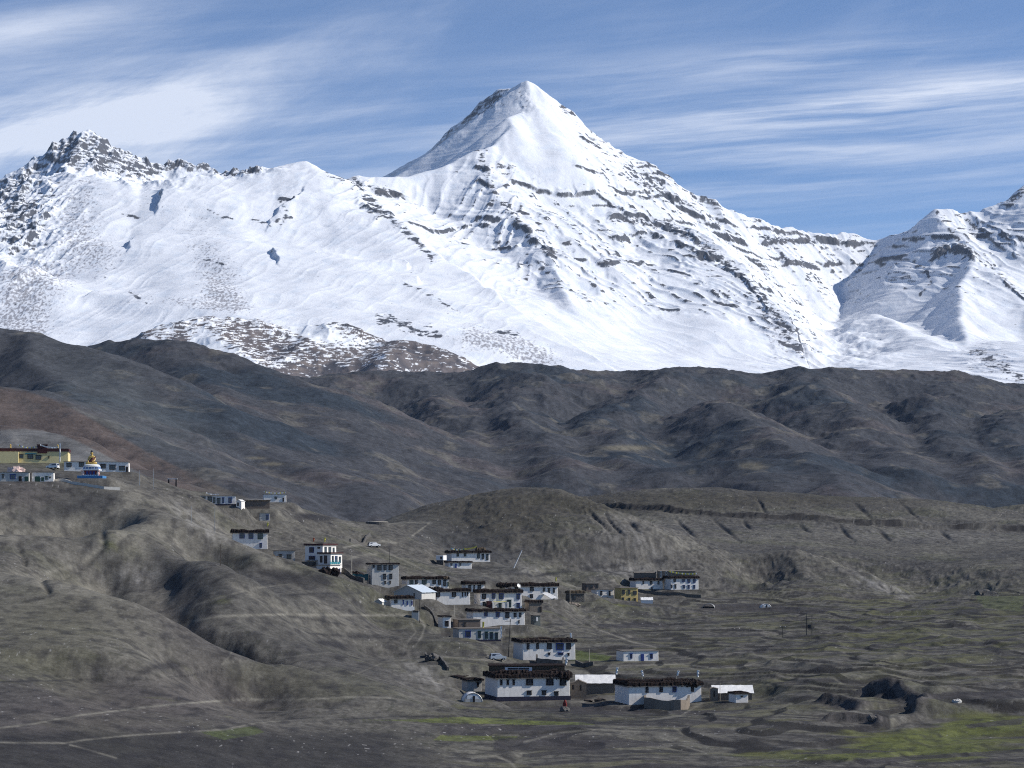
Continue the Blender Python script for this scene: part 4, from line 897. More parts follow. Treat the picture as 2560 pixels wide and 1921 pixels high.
def ground_height():
    ys = np.exp(np.arange(math.log(96), math.log(1750), 0.0021)); nu = 1500
    X, Y = fan(-0.28, 0.28, nu, ys)
    m2, n2 = len(ys) // 3, nu // 3
    Xc, Yc = up(X, m2, n2), up(Y, m2, n2)
    pts = list(SPOTS)
    for (x0, x1, yb, D, dep) in PADS:
        pts.append(((x0 + x1) / 2, yb, D))
    P = np.array(pts, np.float64)
    def feat(u, Yv): return u / 640.0, np.log(Yv / 300.0) * 3.2
    a, b = feat(P[:, 0] - HX, P[:, 2]); z = -(P[:, 1] - HY) / FPX * P[:, 2]
    def k(r2): return 0.5 * r2 * np.log(r2 + 1e-9)
    n = len(P)
    A = np.zeros((n + 3, n + 3)); r2 = (a[:, None] - a[None]) ** 2 + (b[:, None] - b[None]) ** 2
    A[:n, :n] = k(r2) + np.eye(n) * 0.012
    A[:n, n] = 1; A[:n, n + 1] = a; A[:n, n + 2] = b; A[n, :n] = 1; A[n + 1, :n] = a; A[n + 2, :n] = b
    w = np.linalg.solve(A, np.concatenate([z, [0, 0, 0]]))
    ga, gb = feat(Xc / Yc * FPX, Yc); ga = ga.astype(F32); gb = gb.astype(F32)
    H = (w[n] + w[n + 1] * ga + w[n + 2] * gb).astype(F32)
    for i in range(n):
        H += F32(w[i]) * k((ga - F32(a[i])) ** 2 + (gb - F32(b[i])) ** 2).astype(F32)
    Xw = Xc + fbm(Xc / 22, Yc / 22, 4, 201) * 3.0; Yw = Yc + fbm(Xc / 22, Yc / 22, 4, 202) * 3.0
    R = lambda p, sl, sr=None, r=5, L=40, st=0.0: ridge(Xw, Yw, p, sl, sr, r, L, st)
    # --- ridges (crest lines as seen, with their distances)
    # front hump, lower left
    H = smax(H, R([(-250, 1438, 455), (0, 1442, 450), (75, 1445, 448), (145, 1464, 444), (220, 1478, 442), (320, 1486, 442), (422, 1496, 442), (503, 1541, 438), (579, 1587, 434), (660, 1628, 430), (723, 1656, 428), (800, 1678, 427)], 0.42, 0.34, 9), 4)
    # crest of the statue hill and the diagonal skyline down to the white stepped house
    H = smax(H, R([(-250, 1208, 660), (60, 1208, 660), (200, 1212, 655), (290, 1215, 650), (340, 1228, 645), (400, 1250, 640), (476, 1285, 632), (530, 1310, 626), (566, 1329, 622), (592, 1347, 618), (626, 1365, 615), (660, 1380, 612), (700, 1410, 605), (760, 1440, 600), (830, 1470, 590)], 0.45, 0.34, 5), 3)
    # spur with the path
    H = smax(H, R([(345, 1232, 645), (359, 1252, 632), (310, 1275, 620), (249, 1297, 608), (200, 1308, 598), (145, 1320, 588), (60, 1332, 575), (0, 1345, 565), (-150, 1365, 550)], 0.55, 0.30, 5), 4)
    H = smax(H, R([(249, 1297, 608), (290, 1330, 580), (350, 1352, 560), (368, 1370, 548), (395, 1420, 520), (420, 1478, 490)], 0.32, 0.75, 4), 3)
    # spur right of the dark gully
    H = smax(H, R([(420, 1300, 630), (440, 1350, 605), (470, 1392, 585), (520, 1420, 570), (580, 1455, 550), (640, 1490, 530), (720, 1530, 510), (800, 1580, 490)], 0.34, 0.6, 5), 3)
    H = smax(H, R([(590, 1350, 618), (640, 1400, 600), (720, 1445, 590), (800, 1500, 560), (860, 1560, 530), (960, 1620, 510)], 0.34, 0.45, 5), 3)
    H = smax(H, R([(880, 1520, 580), (960, 1535, 570), (1030, 1570, 555), (1080, 1610, 540)], 0.40, 0.45, 6), 3)
    # rear skyline of the shelf
    H = smax(H, R([(330, 1205, 760), (420, 1222, 790), (520, 1240, 815), (640, 1268, 840), (720, 1262, 860), (800, 1284, 875), (860, 1302, 885), (920, 1318, 890), (990, 1312, 930), (1060, 1308, 960), (1120, 1310, 980)], 0.35, 0.5, 8), 4)
    # village knoll
    H = smax(H, R([(1090, 1412, 800), (1160, 1405, 790), (1225, 1408, 785), (1290, 1408, 785), (1340, 1422, 785), (1395, 1448, 785)], 0.36, 0.27, 7), 4)
    # mound
    H = smax(H, R([(1030, 1318, 975), (1080, 1284, 1010), (1130, 1257, 1040), (1180, 1240, 1060), (1230, 1231, 1065), (1300, 1227, 1060), (1340, 1227, 1052)], 0.42, 0.22, 14), 5)
    H = smax(H, R([(1300, 1227, 1060), (1370, 1228, 1045), (1425, 1243, 1030), (1494, 1284, 1000), (1545, 1310, 980), (1592, 1331, 965), (1650, 1362, 945), (1697, 1388, 930), (1740, 1418, 915)], 0.42, 0.36, 10), 5)
    H = smax(H, R([(1300, 1228, 1060), (1330, 1290, 1000), (1370, 1350, 950), (1400, 1400, 910)], 0.38, 0.38, 12), 6)
    # terrace: upper edge and the plateau lip below it
    H = smax(H, R([(1400, 1240, 1460), (1480, 1235, 1460), (1560, 1232, 1450), (1640, 1225, 1440), (1720, 1221, 1430), (1800, 1222, 1430), (1900, 1228, 1430), (2000, 1235, 1430), (2100, 1240, 1430), (2200, 1243, 1430), (2300, 1247, 1430), (2400, 1258, 1420), (2480, 1276, 1400), (2560, 1302, 1380), (2700, 1330, 1360)], 0.3, 0.17, 12), 6)
    H = smax(H, R([(1430, 1246, 1405), (1500, 1258, 1385), (1580, 1265, 1370), (1700, 1272, 1355), (1860, 1283, 1340), (2000, 1294, 1330), (2100, 1300, 1320), (2200, 1306, 1315), (2350, 1310, 1310), (2560, 1314, 1310), (2800, 1316, 1310)], 0.10, 0.62, 3, 20), 2)
    H = smax(H, R([(2440, 1300, 1500), (2500, 1268, 1520), (2560, 1258, 1520), (2700, 1250, 1520)], 0.3, 0.3, 10), 5)
    # scree hump under the terrace
    H = smax(H, R([(1860, 1400, 990), (1900, 1378, 1000), (1950, 1372, 1000), (1995, 1377, 995), (2060, 1395, 980), (2120, 1420, 960), (2180, 1445, 945), (2250, 1474, 930)], 0.42, 0.36, 8), 3)
    H = smax(H, R([(1960, 1376, 998), (2000, 1420, 950), (2040, 1470, 905)], 0.42, 0.4, 6), 3)
    H = smax(H, R([(1440, 1480, 800), (1500, 1440, 880), (1560, 1425, 900), (1620, 1424, 910)], 0.3, 0.22, 8), 4)
    # gullies and hollows between the spurs: (line, depth, half width in metres)
    def carve(p, dep, wd, wl=None):
        nonlocal H
        Q = [W(q)[:2] for q in p]
        d, s, t = polydist(Xw, Yw, Q)
        ww = np.where(s > 0, wd if wl is None else wl, wd)
        H = H - (dep * np.exp(-(d / ww) ** 2) * sst(t, 0, .2) * (1 - .5 * sst(t, .8, 1))).astype(F32)
    carve([(-100, 1325, 596), (60, 1308, 602), (140, 1288, 612), (200, 1266, 626), (236, 1240, 640), (250, 1226, 650)], 15, 16)
    carve([(355, 1345, 590), (368, 1372, 560), (400, 1425, 525), (426, 1492, 490), (500, 1535, 465), (600, 1600, 445)], 11.2, 10, 16)
    carve([(240, 1345, 575), (215, 1390, 545), (150, 1425, 520), (95, 1438, 500)], 4.9, 9)
    carve([(430, 1505, 480), (520, 1556, 462), (640, 1632, 448), (760, 1690, 440)], 7.0, 12)
    carve([(480, 1330, 625), (520, 1380, 605), (580, 1425, 585), (660, 1480, 560), (760, 1530, 540), (840, 1575, 520)], 8.4, 11)
    carve([(640, 1420, 610), (720, 1470, 590), (830, 1530, 565), (900, 1590, 540), (980, 1640, 520)], 7.0, 10)
    carve([(900, 1470, 620), (950, 1560, 570), (1000, 1605, 550), (1060, 1640, 530)], 7.0, 12)
    carve([(560, 1660, 420), (700, 1720, 400), (860, 1745, 395)], 5.6, 12)
    carve([(200, 1640, 372), (320, 1740, 335)], 4.2, 12)
    carve([(470, 1640, 410), (560, 1700, 380), (640, 1750, 360)], 4.2, 10)
    carve([(1000, 1345, 900), (1100, 1380, 890), (1200, 1415, 875), (1330, 1432, 870)], 8.4, 24)
    carve([(1340, 1440, 880), (1480, 1422, 915), (1640, 1408, 930), (1740, 1415, 930)], 5.6, 16)
    carve([(1860, 1420, 985), (1900, 1450, 940), (1960, 1480, 900)], 4.2, 14)
    carve([(2000, 1365, 1060), (2150, 1400, 1040), (2300, 1440, 990), (2420, 1470, 930)], 8.4, 30)
    carve([(740, 1294, 770), (790, 1296, 775), (840, 1300, 780)], 4.2, 9)
    carve([(480, 1262, 780), (560, 1300, 740), (700, 1345, 720), (800, 1380, 700)], 4.2, 14)
    # rocky banks on the right
    # settle the relief onto the surveyed building plots
    for it in range(2):
        num = np.zeros_like(H); den = np.full_like(H, 0.10)
        for p in [((q[0] + q[1]) / 2, q[2], q[3] + q[4] * .4, 20.0) for q in PADS] + [(q[0], q[1], q[2], 16.0) for q in SPOTS if 740 < q[0] < 1850 and 390 < q[2] < 1000 and q[1] > 1300]:
            x, y, _ = W((p[0], p[1], p[2])); zt = -(p[1] - HY) / FPX * (p[2] if p[3] == 16.0 else p[2])
            j = int(round((x / y + 0.28) / 0.56 * (n2 - 1))); i = int(round((math.log(y / 96) / 0.0021) / (len(ys) - 1) * (m2 - 1)))
            e = float(H[i, j]) - zt
            r0, r1 = max(0, i - 60), min(m2, i + 60)
            w_ = np.exp(-((Xc[r0:r1] - x) ** 2 + (Yc[r0:r1] - y) ** 2) / p[3] ** 2)
            num[r0:r1] += w_ * e; den[r0:r1] += w_
        H = H - num / den
    Z = up(box_blur(H, 1), len(ys), nu)
    return X, Y, Z, ys

def in_poly(px, py, poly):
    ins = np.zeros(px.shape, bool); n = len(poly)
    for i in range(n):
        x1, y1 = poly[i]; x2, y2 = poly[(i + 1) % n]
        c = ((y1 > py) != (y2 > py)) & (px < (x2 - x1) * (py - y1) / (y2 - y1 + 1e-9) + x1)
        ins ^= c
    return ins

def village_ground():
    X, Y, Z, ys = ground_height()
    px, py = proj(X, Y, Z)
    zx, zy = slopes(X, Y, Z)
    sl = np.sqrt(zx * zx + zy * zy)
    flat = 1 - sst(sl, 0.10, 0.26)
    right = sst(px, 900, 1250)
    field = flat * right * sst(py, 1430, 1480)
    # field terraces: low banks between nearly level strips
    lev = Z + fbm(X / 40, Y / 60, 3, 211) * 1.6
    per = 1.05
    fr = lev / per - np.floor(lev / per)
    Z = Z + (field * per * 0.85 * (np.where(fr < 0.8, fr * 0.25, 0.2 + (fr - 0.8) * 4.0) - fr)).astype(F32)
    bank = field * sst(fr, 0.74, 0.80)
    # hummocks, rills, small banks
    rill = ridged(X / 16 + fbm(X / 30, Y / 30, 2, 212) * 0.5, Y / 26, 4, 213)
    steep = sst(sl, 0.12, 0.35)
    amp = np.clip(Y / 600, 0.5, 1.6)
    Z = Z + (fbm(X / 34, Y / 44, 5, 214) * 1.5 * amp * (0.4 + 0.8 * steep) * (0.17 + 0.83 * right) + (rill - 0.42) * 0.6 * amp * (0.12 + steep) * (.22 + .78 * right) + fbm(X / 7, Y / 12, 3, 215) * 0.10 * amp + (ridged(X / 5.5 + fbm(X / 18, Y / 18, 2, 217) * .7, Y / 15, 3, 218) - .45) * 0.34 * amp * sst(sl, .08, .25) * (.3 + .7 * right)).astype(F32)
    # right-hand rough banks near the stream
    rough = np.clip(blob(px, py, 2350, 1600, 330, 130) + 0.8 * blob(px, py, 1950, 1650, 260, 90) + .8 * blob(px, py, 2200, 1880, 400, 60), 0, 1)
    Z = Z + ((ridged(X / 24, Y / 50, 4, 216) - 0.4) * 1.7 * rough).astype(F32)
    # terrace gullies running down-right
    g = np.zeros_like(Z)
    for p in ([(1680, 1290), (1740, 1345)], [(1765, 1284), (1850, 1352)], [(1850, 1296), (1880, 1325)], [(1985, 1303), (2030, 1335)], [(2085, 1305), (2135, 1352)], [(2180, 1316), (2235, 1355)], [(2340, 1322), (2380, 1350)],
              [(1560, 1290), (1600, 1330)], [(1460, 1265), (1520, 1320)], [(1500, 1272), (1560, 1340)], [(1885, 1240), (1915, 1290)], [(2240, 1250), (2300, 1308)], [(2120, 1250), (2180, 1300)]):
        d, s, t = polydist(px, py, p)
        g = np.maximum(g, np.exp(-(d / 4.0) ** 2) * sst(t, 0, .5) * (1 - .6 * sst(t, .6, 1)))
    Z = Z - (g * 1.3).astype(F32)
    for p in ([(120, 1475), (95, 1435), (60, 1400)], [(160, 1440), (215, 1410), (260, 1360), (255, 1330)], [(60, 1400), (40, 1360)]):
        d, s, t = polydist(px, py, p)
        Z = Z - (np.exp(-(d / 9.0) ** 2) * 0.7).astype(F32)
    # level pads under the buildings
    for (x0, x1, yb, D, dep) in PADS:
        xa, xb = (x0 - HX) / FPX * D - 0.8, (x1 - HX) / FPX * D + 0.8
        zb = -(yb - HY) / FPX * D
        rr = np.where((ys > D - 6) & (ys < D + dep + 14))[0]
        if len(rr) == 0: continue
        sl_ = slice(rr[0], rr[-1] + 1)
        dx = np.maximum(np.maximum(xa - X[sl_], X[sl_] - xb), 0)
        dy = np.maximum(np.maximum(D - 0.3 - Y[sl_], Y[sl_] - D - dep), 0)
        d = np.sqrt(dx * dx + dy * dy)
        k = 1 - sst(d, 0.3, 6.0)
        Z[sl_] = (Z[sl_] * (1 - k) + (zb + 0.03) * k).astype(F32)
    # rock cliffs of the stream bank: drop the land on the camera side of the rim
    def cliff(rim, drop, reach):
        nonlocal Z
        P = [W(p)[:2] for p in rim]
        d, s, t = polydist(X + fbm(X / 9, Y / 9, 3, 242) * 1.6, Y + fbm(X / 9, Y / 9, 3, 243) * 1.6, P)
        cx_, cy_ = P[-1][0] - P[0][0], P[-1][1] - P[0][1]
        t = np.clip(((X - P[0][0]) * cx_ + (Y - P[0][1]) * cy_) / (cx_ * cx_ + cy_ * cy_), 0, 1)
        e = sst(t, 0.0, .12) * (1 - sst(t, 0.86, 1.0))
        sd2 = d * s                              # positive on the viewer's side
        Z = Z + (e * drop * sst(-sd2, -2.0, 1.0) * np.exp(-np.clip(-sd2, 0, None) / reach) * (0.72 + 0.5 * fbm(X / 26, Y / 26, 3, 241))).astype(F32)
        return e * sst(sd2 + 2.6, 0, 0.8) * (1 - sst(sd2, 1.5, 3.2)) * np.exp(-np.abs(sd2) / 3)
    cl = cliff([(2100, 1738, 446), (2150, 1715, 445), (2185, 1700, 444), (2230, 1697, 440), (2275, 1710, 432), (2298, 1732, 424), (2304, 1765, 412)], 5.0, 24)
    cl = np.maximum(cl, cliff([(2020, 1745, 432), (2080, 1752, 430), (2130, 1765, 426), (2160, 1780, 420)], 2.2, 14))
    cl = np.maximum(cl, cliff([(2050, 1790, 406), (2120, 1782, 405), (2165, 1776, 404), (2195, 1778, 402), (2202, 1800, 398)], 2.6, 10))
    lipc = cliff([(1430, 1252, 1405), (1500, 1264, 1366), (1580, 1276, 1337), (1700, 1286, 1315), (1860, 1295, 1298), (2000, 1304, 1296), (2100, 1309, 1290), (2200, 1313, 1288), (2350, 1318, 1288), (2560, 1321, 1288), (2900, 1321, 1288)], 3.4, 90)
    px, py = proj(X, Y, Z)
    zx, zy = slopes(X, Y, Z)
    sl = np.sqrt(zx * zx + zy * zy)
    B = lambda *a: blob(px, py, *a)
    # ---------------- soil colours and painted shade
    n1 = fbm(X / 60, Y / 80, 5, 221); n2 = fbm(X / 14, Y / 24, 5, 222); n3 = fbm(X / 3.2, Y / 6, 4, 223)
    st1 = fbm(X / 30, Y / 9 + n1, 5, 224); st2 = fbm(X / 55, Y / 5.5 + n1 * 1.5, 4, 225)
    one = np.ones(X.shape + (3,), F32)
    rgt = sst(px, 850, 1200)
    c = one * np.array([0.090, 0.084, 0.074], F32)                    # grey-brown earth
    n1s = fbm(X / 70, Y / 90, 2, 221) * (1 - rgt) + n1 * rgt
    c = lerp(c, (0.138, 0.130, 0.108), sst(n1s + n2 * (.06 + .34 * rgt), 0.0, 0.6) * (.5 + .25 * rgt))
    c = lerp(c, (0.054, 0.052, 0.052), sst(-n1s + n2 * (.06 + .44 * rgt), 0.15, 0.7) * (.45 + .35 * rgt))
    c = lerp(c, (0.080, 0.080, 0.050), sst(fbm(X / 45, Y / 45, 4, 226), 0.1, 0.5) * 0.55)     # sparse dry turf
    grit = fbm(X / 1.3, Y / 2.6, 3, 233, 0.7); scrub = sst(fbm(X / 2.1, Y / 3.4, 2, 234), 0.42, 0.62) * sst(fbm(X / 40, Y / 40, 2, 235), -.2, .4)
    fine = ridged(X / 4.5 + fbm(X / 14, Y / 14, 2, 231) * .8, Y / 13, 4, 232)                   # rill wash
    c = lerp(c, (0.050, 0.048, 0.048), sst(fine, 0.45, 0.8) * (.16 + .2 * right))
    c = lerp(c, (0.150, 0.142, 0.125), (1 - sst(fine, 0.08, 0.3)) * (.12 + .2 * right))
    c = c * (1 + 0.34 * grit[..., None])
    c = lerp(c, (0.040, 0.042, 0.030), scrub * .6)
    # level land: ploughed strips, pale tracks, turf
    lv = right * (1 - sst(sl, 0.12, 0.3)) * sst(py, 1440, 1490)
    c = lerp(c, (0.044, 0.041, 0.041), lv * sst(st2, -0.05, 0.3) * 0.85)
    c = lerp(c, (0.110, 0.104, 0.066), lv * sst(st1, 0.12, 0.5) * 0.7)
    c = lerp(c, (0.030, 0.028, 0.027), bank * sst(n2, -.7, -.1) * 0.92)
    c = lerp(c, (0.150, 0.142, 0.112), field * sst(fr, 0.60, 0.79) * (1 - bank) * sst(n2 + n1, -.2, .5) * .6)
    turf = np.clip(B(2350, 1560, 300, 120, -10) * 0.8 + B(2050, 1590, 420, 70) * .45 + B(1750, 1700, 500, 80) * .25, 0, 1)
    c = lerp(c, (0.092, 0.092, 0.048), turf * sst(st1 + n2 * .4, -0.2, 0.4))
    # left slopes: earth tones, with lit crests and shaded hollows painted in
    leftw = 1 - sst(px, 900, 1150)
    c = lerp(c, (0.175, 0.164, 0.136), leftw * np.clip(B(330, 1262, 90, 34, -40) + B(250, 1320, 190, 36, -6) * .8 + B(120, 1470, 260, 26, -6) * .75 + B(230, 1400, 180, 50) * .5 + B(600, 1370, 150, 26, -30) * .5 + B(330, 1570, 130, 60, -30) * .45, 0, 1) * (.65 + n2 * .25))
    c = lerp(c, (0.112, 0.106, 0.078), leftw * np.clip(B(110, 1570, 170, 80), 0, 1) * .7)
    c = lerp(c, (0.084, 0.074, 0.072), leftw * np.clip(B(300, 1770, 480, 80, 5) * .95 + B(60, 1235, 90, 40) * .8 + B(480, 1560, 120, 60, -40) * .5, 0, 1) * .8)
    c = lerp(c, (0.056, 0.055, 0.052), leftw * np.clip(B(230, 1250, 110, 30, -5), 0, 1) * .6)  # shade of the hollow below the statue, put into the colour
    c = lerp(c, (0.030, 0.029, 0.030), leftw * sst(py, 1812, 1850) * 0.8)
    c = lerp(c, (0.062, 0.060, 0.058), leftw * np.clip(B(560, 1480, 150, 60, -35) + B(800, 1620, 200, 50, -20), 0, 1) * .5)
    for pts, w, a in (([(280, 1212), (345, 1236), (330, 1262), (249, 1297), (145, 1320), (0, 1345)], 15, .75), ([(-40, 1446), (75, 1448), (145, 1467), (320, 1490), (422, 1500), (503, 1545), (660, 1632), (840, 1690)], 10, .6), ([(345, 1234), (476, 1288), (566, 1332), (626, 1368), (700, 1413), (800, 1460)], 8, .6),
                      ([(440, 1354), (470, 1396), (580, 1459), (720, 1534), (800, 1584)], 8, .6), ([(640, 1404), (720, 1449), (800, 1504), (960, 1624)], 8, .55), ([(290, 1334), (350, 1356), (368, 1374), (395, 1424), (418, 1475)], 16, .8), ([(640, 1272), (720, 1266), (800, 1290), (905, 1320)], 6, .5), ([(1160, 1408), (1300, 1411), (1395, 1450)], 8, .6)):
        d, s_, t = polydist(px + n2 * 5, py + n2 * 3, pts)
        c = lerp(c, (0.178, 0.166, 0.140), np.exp(-(d / w) ** 2) * a * (.75 + .4 * n2))  # sunlit crests of the spurs painted as pale bands
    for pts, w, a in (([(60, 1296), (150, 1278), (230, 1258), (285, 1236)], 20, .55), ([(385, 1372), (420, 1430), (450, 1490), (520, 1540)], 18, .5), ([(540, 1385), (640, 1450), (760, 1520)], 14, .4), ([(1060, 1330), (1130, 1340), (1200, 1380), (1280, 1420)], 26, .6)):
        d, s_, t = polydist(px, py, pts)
        c = lerp(c, (0.046, 0.046, 0.048), np.exp(-(d / w) ** 2) * a)  # shaded sides of hollows, gullies and mound painted dark
    # pale eroded scree streaks
    scr = fbm(X / 2.6 + Y / 20, Y / 16, 4, 227)
    for cx, cy, rx, ry, dg, a in ((2200, 1465, 90, 16, -22, 1.0), (1590, 1355, 120, 40, -30, .55), (520, 1330, 90, 26, -35, .7), (330, 1440, 70, 30, 0, .8), (470, 1290, 60, 20, -38, .5), (1650, 1310, 140, 30, -10, .25), (2300, 1335, 260, 18, -2, .5), (1560, 1425, 80, 20, 0, .8), (1330, 1425, 60, 20, -10, .6), (1060, 1690, 70, 40, -20, .9)):
        c = lerp(c, (0.20, 0.19, 0.175), np.clip(B(cx, cy, rx, ry, dg) * a * (0.55 + scr * 1.3), 0, 1))
    # mound and terrace: brown-olive earth, mound's shaded left side painted darker
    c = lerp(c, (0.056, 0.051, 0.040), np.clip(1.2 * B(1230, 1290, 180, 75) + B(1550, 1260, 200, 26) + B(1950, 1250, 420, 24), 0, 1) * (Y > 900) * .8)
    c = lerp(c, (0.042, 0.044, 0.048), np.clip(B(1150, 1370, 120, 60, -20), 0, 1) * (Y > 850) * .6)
    lip = polydist(px, py, [(1430, 1252), (1500, 1266), (1580, 1275), (1700, 1283), (1860, 1294), (2000, 1304), (2100, 1310), (2350, 1318), (2560, 1322)])  # ledge shadow under the terrace lip, painted as a dark band
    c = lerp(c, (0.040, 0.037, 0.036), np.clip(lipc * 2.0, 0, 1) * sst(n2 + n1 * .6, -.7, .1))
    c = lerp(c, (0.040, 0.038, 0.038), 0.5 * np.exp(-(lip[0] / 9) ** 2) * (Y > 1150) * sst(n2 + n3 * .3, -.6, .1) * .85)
    c = lerp(c, (0.045, 0.043, 0.042), g * .7)
    # green meadow by the stream, sown strips
    mead = np.clip(B(2330, 1845, 230, 36, 3) * 1.3 + B(2480, 1800, 150, 26) * 1.1 + B(2060, 1890, 260, 22, 2) * 1.0 + B(2480, 1880, 160, 20, 4) * .8, 0, 1.2)
    c = lerp(c, (0.098, 0.102, 0.040), sst(mead * .9 + st1 * 0.6 + n2 * .3, 0.42, 0.85) * .85)
    c = lerp(c, (0.092, 0.104, 0.032), sst(mead + st2 * 0.4, 0.75, 1.1) * .7)
    for poly, col in (([(1040, 1800), (1160, 1791), (1300, 1798), (1480, 1808), (1490, 1813), (1300, 1812), (1150, 1808), (1050, 1806)], (0.108, 0.126, 0.036)),
                      ([(900, 1800), (1060, 1798), (1100, 1806), (1000, 1803)], (0.085, 0.098, 0.036)),
                      ([(1100, 1838), (1230, 1840), (1330, 1842), (1290, 1850), (1150, 1854), (1080, 1850)], (0.100, 0.114, 0.038)),
                      ([(500, 1830), (640, 1815), (660, 1830), (560, 1850)], (0.07, 0.085, 0.035)),
                      ([(1400, 1640), (1440, 1625), (1530, 1640), (1520, 1652), (1430, 1652)], (0.08, 0.10, 0.035)),
                      ([(2440, 1490), (2560, 1490), (2560, 1530), (2460, 1520)], (0.088, 0.098, 0.05))):
        x_ = px + n3 * 3 + n2 * 8; y_ = py + n2 * 1.5
        c = lerp(c, col, in_poly(x_, y_, poly) * (0.75 + 0.2 * n2))
    # dark ploughed plots
    for poly in ([(2410, 1812), (2560, 1795), (2560, 1812), (2420, 1820)], [(1960, 1885), (2100, 1870), (2250, 1880), (2120, 1884)], [(2130, 1900), (2350, 1885), (2560, 1872), (2560, 1880), (2400, 1893), (2150, 1912)],
                 [(1250, 1848), (1400, 1832), (1530, 1840), (1660, 1862), (1480, 1876), (1230, 1874)], [(1110, 1810), (1300, 1818), (1440, 1818), (1340, 1834), (1100, 1836)],
                 [(1745, 1512), (1900, 1510), (2080, 1524), (2060, 1534), (1760, 1526)], [(1300, 1775), (1420, 1765), (1640, 1770), (1620, 1786), (1400, 1784)], [(1500, 1560), (1650, 1556), (1660, 1568), (1490, 1570)], [(2300, 1735), (2440, 1728), (2560, 1726), (2560, 1745), (2330, 1748)]):
        x_ = px + n3 * 3 + n2 * 10; y_ = py + n2 * 2
        c = lerp(c, (0.050, 0.046, 0.047), in_poly(x_, y_, poly) * .8)
    # banks and field walls seen as dark seams; shadow painted along the mound's foot
    for pts, w in (([(840, 1800), (960, 1793), (1140, 1790), (1330, 1800), (1530, 1806)], 2.2), ([(1280, 1600), (1400, 1597), (1560, 1604), (1700, 1600)], 1.5), ([(1330, 1560), (1500, 1562), (1660, 1560), (1800, 1566)], 1.6), ([(1450, 1810), (1620, 1804), (1720, 1792)], 2.0), ([(2150, 1920), (2300, 1910), (2420, 1905), (2560, 1900)], 2.6),
                   ([(760, 1582), (880, 1592), (960, 1600)], 3.0), ([(680, 1538), (760, 1545), (850, 1560)], 2.5), ([(700, 1488), (790, 1484), (900, 1482)], 3.0), ([(0, 1705), (120, 1702), (330, 1695), (470, 1690), (560, 1670)], 1.6), ([(640, 1700), (800, 1690), (900, 1668)], 1.5), ([(2540, 1600), (2480, 1600)], 2.0), ([(1340, 1440), (1440, 1425), (1560, 1412), (1680, 1400)], 4.0), ([(1150, 1415), (1250, 1425), (1330, 1440)], 4.0), ([(1720, 1378), (1820, 1368), (1890, 1368)], 2.0), ([(2230, 1485), (2330, 1484)], 2.2)):
        d, s, t = polydist(px + n2 * 4, py + n3 * 1.2, pts)
        c = lerp(c, (0.034, 0.033, 0.034), np.exp(-(d / w) ** 2) * sst(n2 + .5 * n3, -.6, .2) * .85)
    # paths and tracks: pale trodden earth
    for pts, w, a in (([(0, 1820), (80, 1810), (200, 1788), (300, 1776), (380, 1766), (480, 1757), (610, 1748), (700, 1750), (900, 1742), (975, 1745)], 2.4, .9), ([(0, 1856), (160, 1858), (210, 1850), (330, 1838), (560, 1824), (640, 1808), (700, 1803)], 2.2, .7),
                      ([(175, 1862), (240, 1880), (290, 1895)], 2.2, .6), ([(470, 1554), (560, 1540), (700, 1536), (850, 1538), (1010, 1538), (1045, 1545)], 3.0, .9), ([(1045, 1545), (1062, 1565), (1055, 1590), (1035, 1618)], 2.6, .9), ([(1030, 1560), (1040, 1580), (1015, 1610)], 2.0, .6),
                      ([(490, 1512), (560, 1490), (640, 1470), (760, 1456), (840, 1462)], 2.2, .6), ([(340, 1230), (355, 1250), (320, 1270), (250, 1298), (262, 1330), (250, 1370), (200, 1412), (120, 1430)], 5.0, .55), ([(590, 1600), (575, 1640), (555, 1662)], 2.0, .7),
                      ([(680, 1275), (640, 1290), (740, 1340), (850, 1385), (900, 1395)], 2.2, .6), ([(860, 1368), (925, 1358), (960, 1352), (990, 1357)], 3.0, .9), ([(1030, 1340), (1060, 1318), (1075, 1305)], 1.8, .8), ([(960, 1312), (1010, 1305), (1080, 1307)], 2.0, .8), ([(950, 1372), (1050, 1420), (1120, 1450)], 2.4, .6),
                      ([(870, 1400), (900, 1388), (940, 1385)], 4.0, .8), ([(1400, 1660), (1560, 1664), (1700, 1660), (1770, 1668)], 2.0, .8), ([(1780, 1670), (1850, 1668), (1900, 1655)], 1.8, .7), ([(1500, 1575), (1580, 1605), (1640, 1618)], 1.8, .8), ([(1420, 1755), (1540, 1750), (1760, 1745)], 2.6, .7), ([(1760, 1755), (1700, 1790), (1620, 1800)], 2.2, .6),
                      ([(1440, 1470), (1500, 1460), (1540, 1448)], 1.5, .6), ([(1370, 1445), (1450, 1470)], 1.5, .6), ([(2100, 1560), (2200, 1580), (2380, 1590)], 2.0, .4), ([(1890, 1640), (2100, 1630), (2400, 1635)], 1.8, .5), ([(2130, 1640), (2180, 1660), (2290, 1690), (2380, 1725)], 1.8, .5), ([(1180, 1895), (1240, 1890), (1275, 1905), (1290, 1921)], 3.2, .7), ([(1310, 1855), (1400, 1832), (1500, 1822), (1620, 1830), (1700, 1862), (1760, 1880)], 2.4, .6),
                      ([(1040, 1655), (1090, 1640), (1180, 1648), (1260, 1652)], 2.2, .7), ([(650, 1508), (720, 1560), (800, 1600)], 1.6, .3), ([(880, 1690), (960, 1655), (1010, 1650)], 1.6, .4), ([(560, 1655), (700, 1645), (830, 1630)], 1.5, .3)):
        d, s, t = polydist(px, py, pts)
        c = lerp(c, (0.205, 0.192, 0.160), np.exp(-(d / w) ** 2) * a * .85)
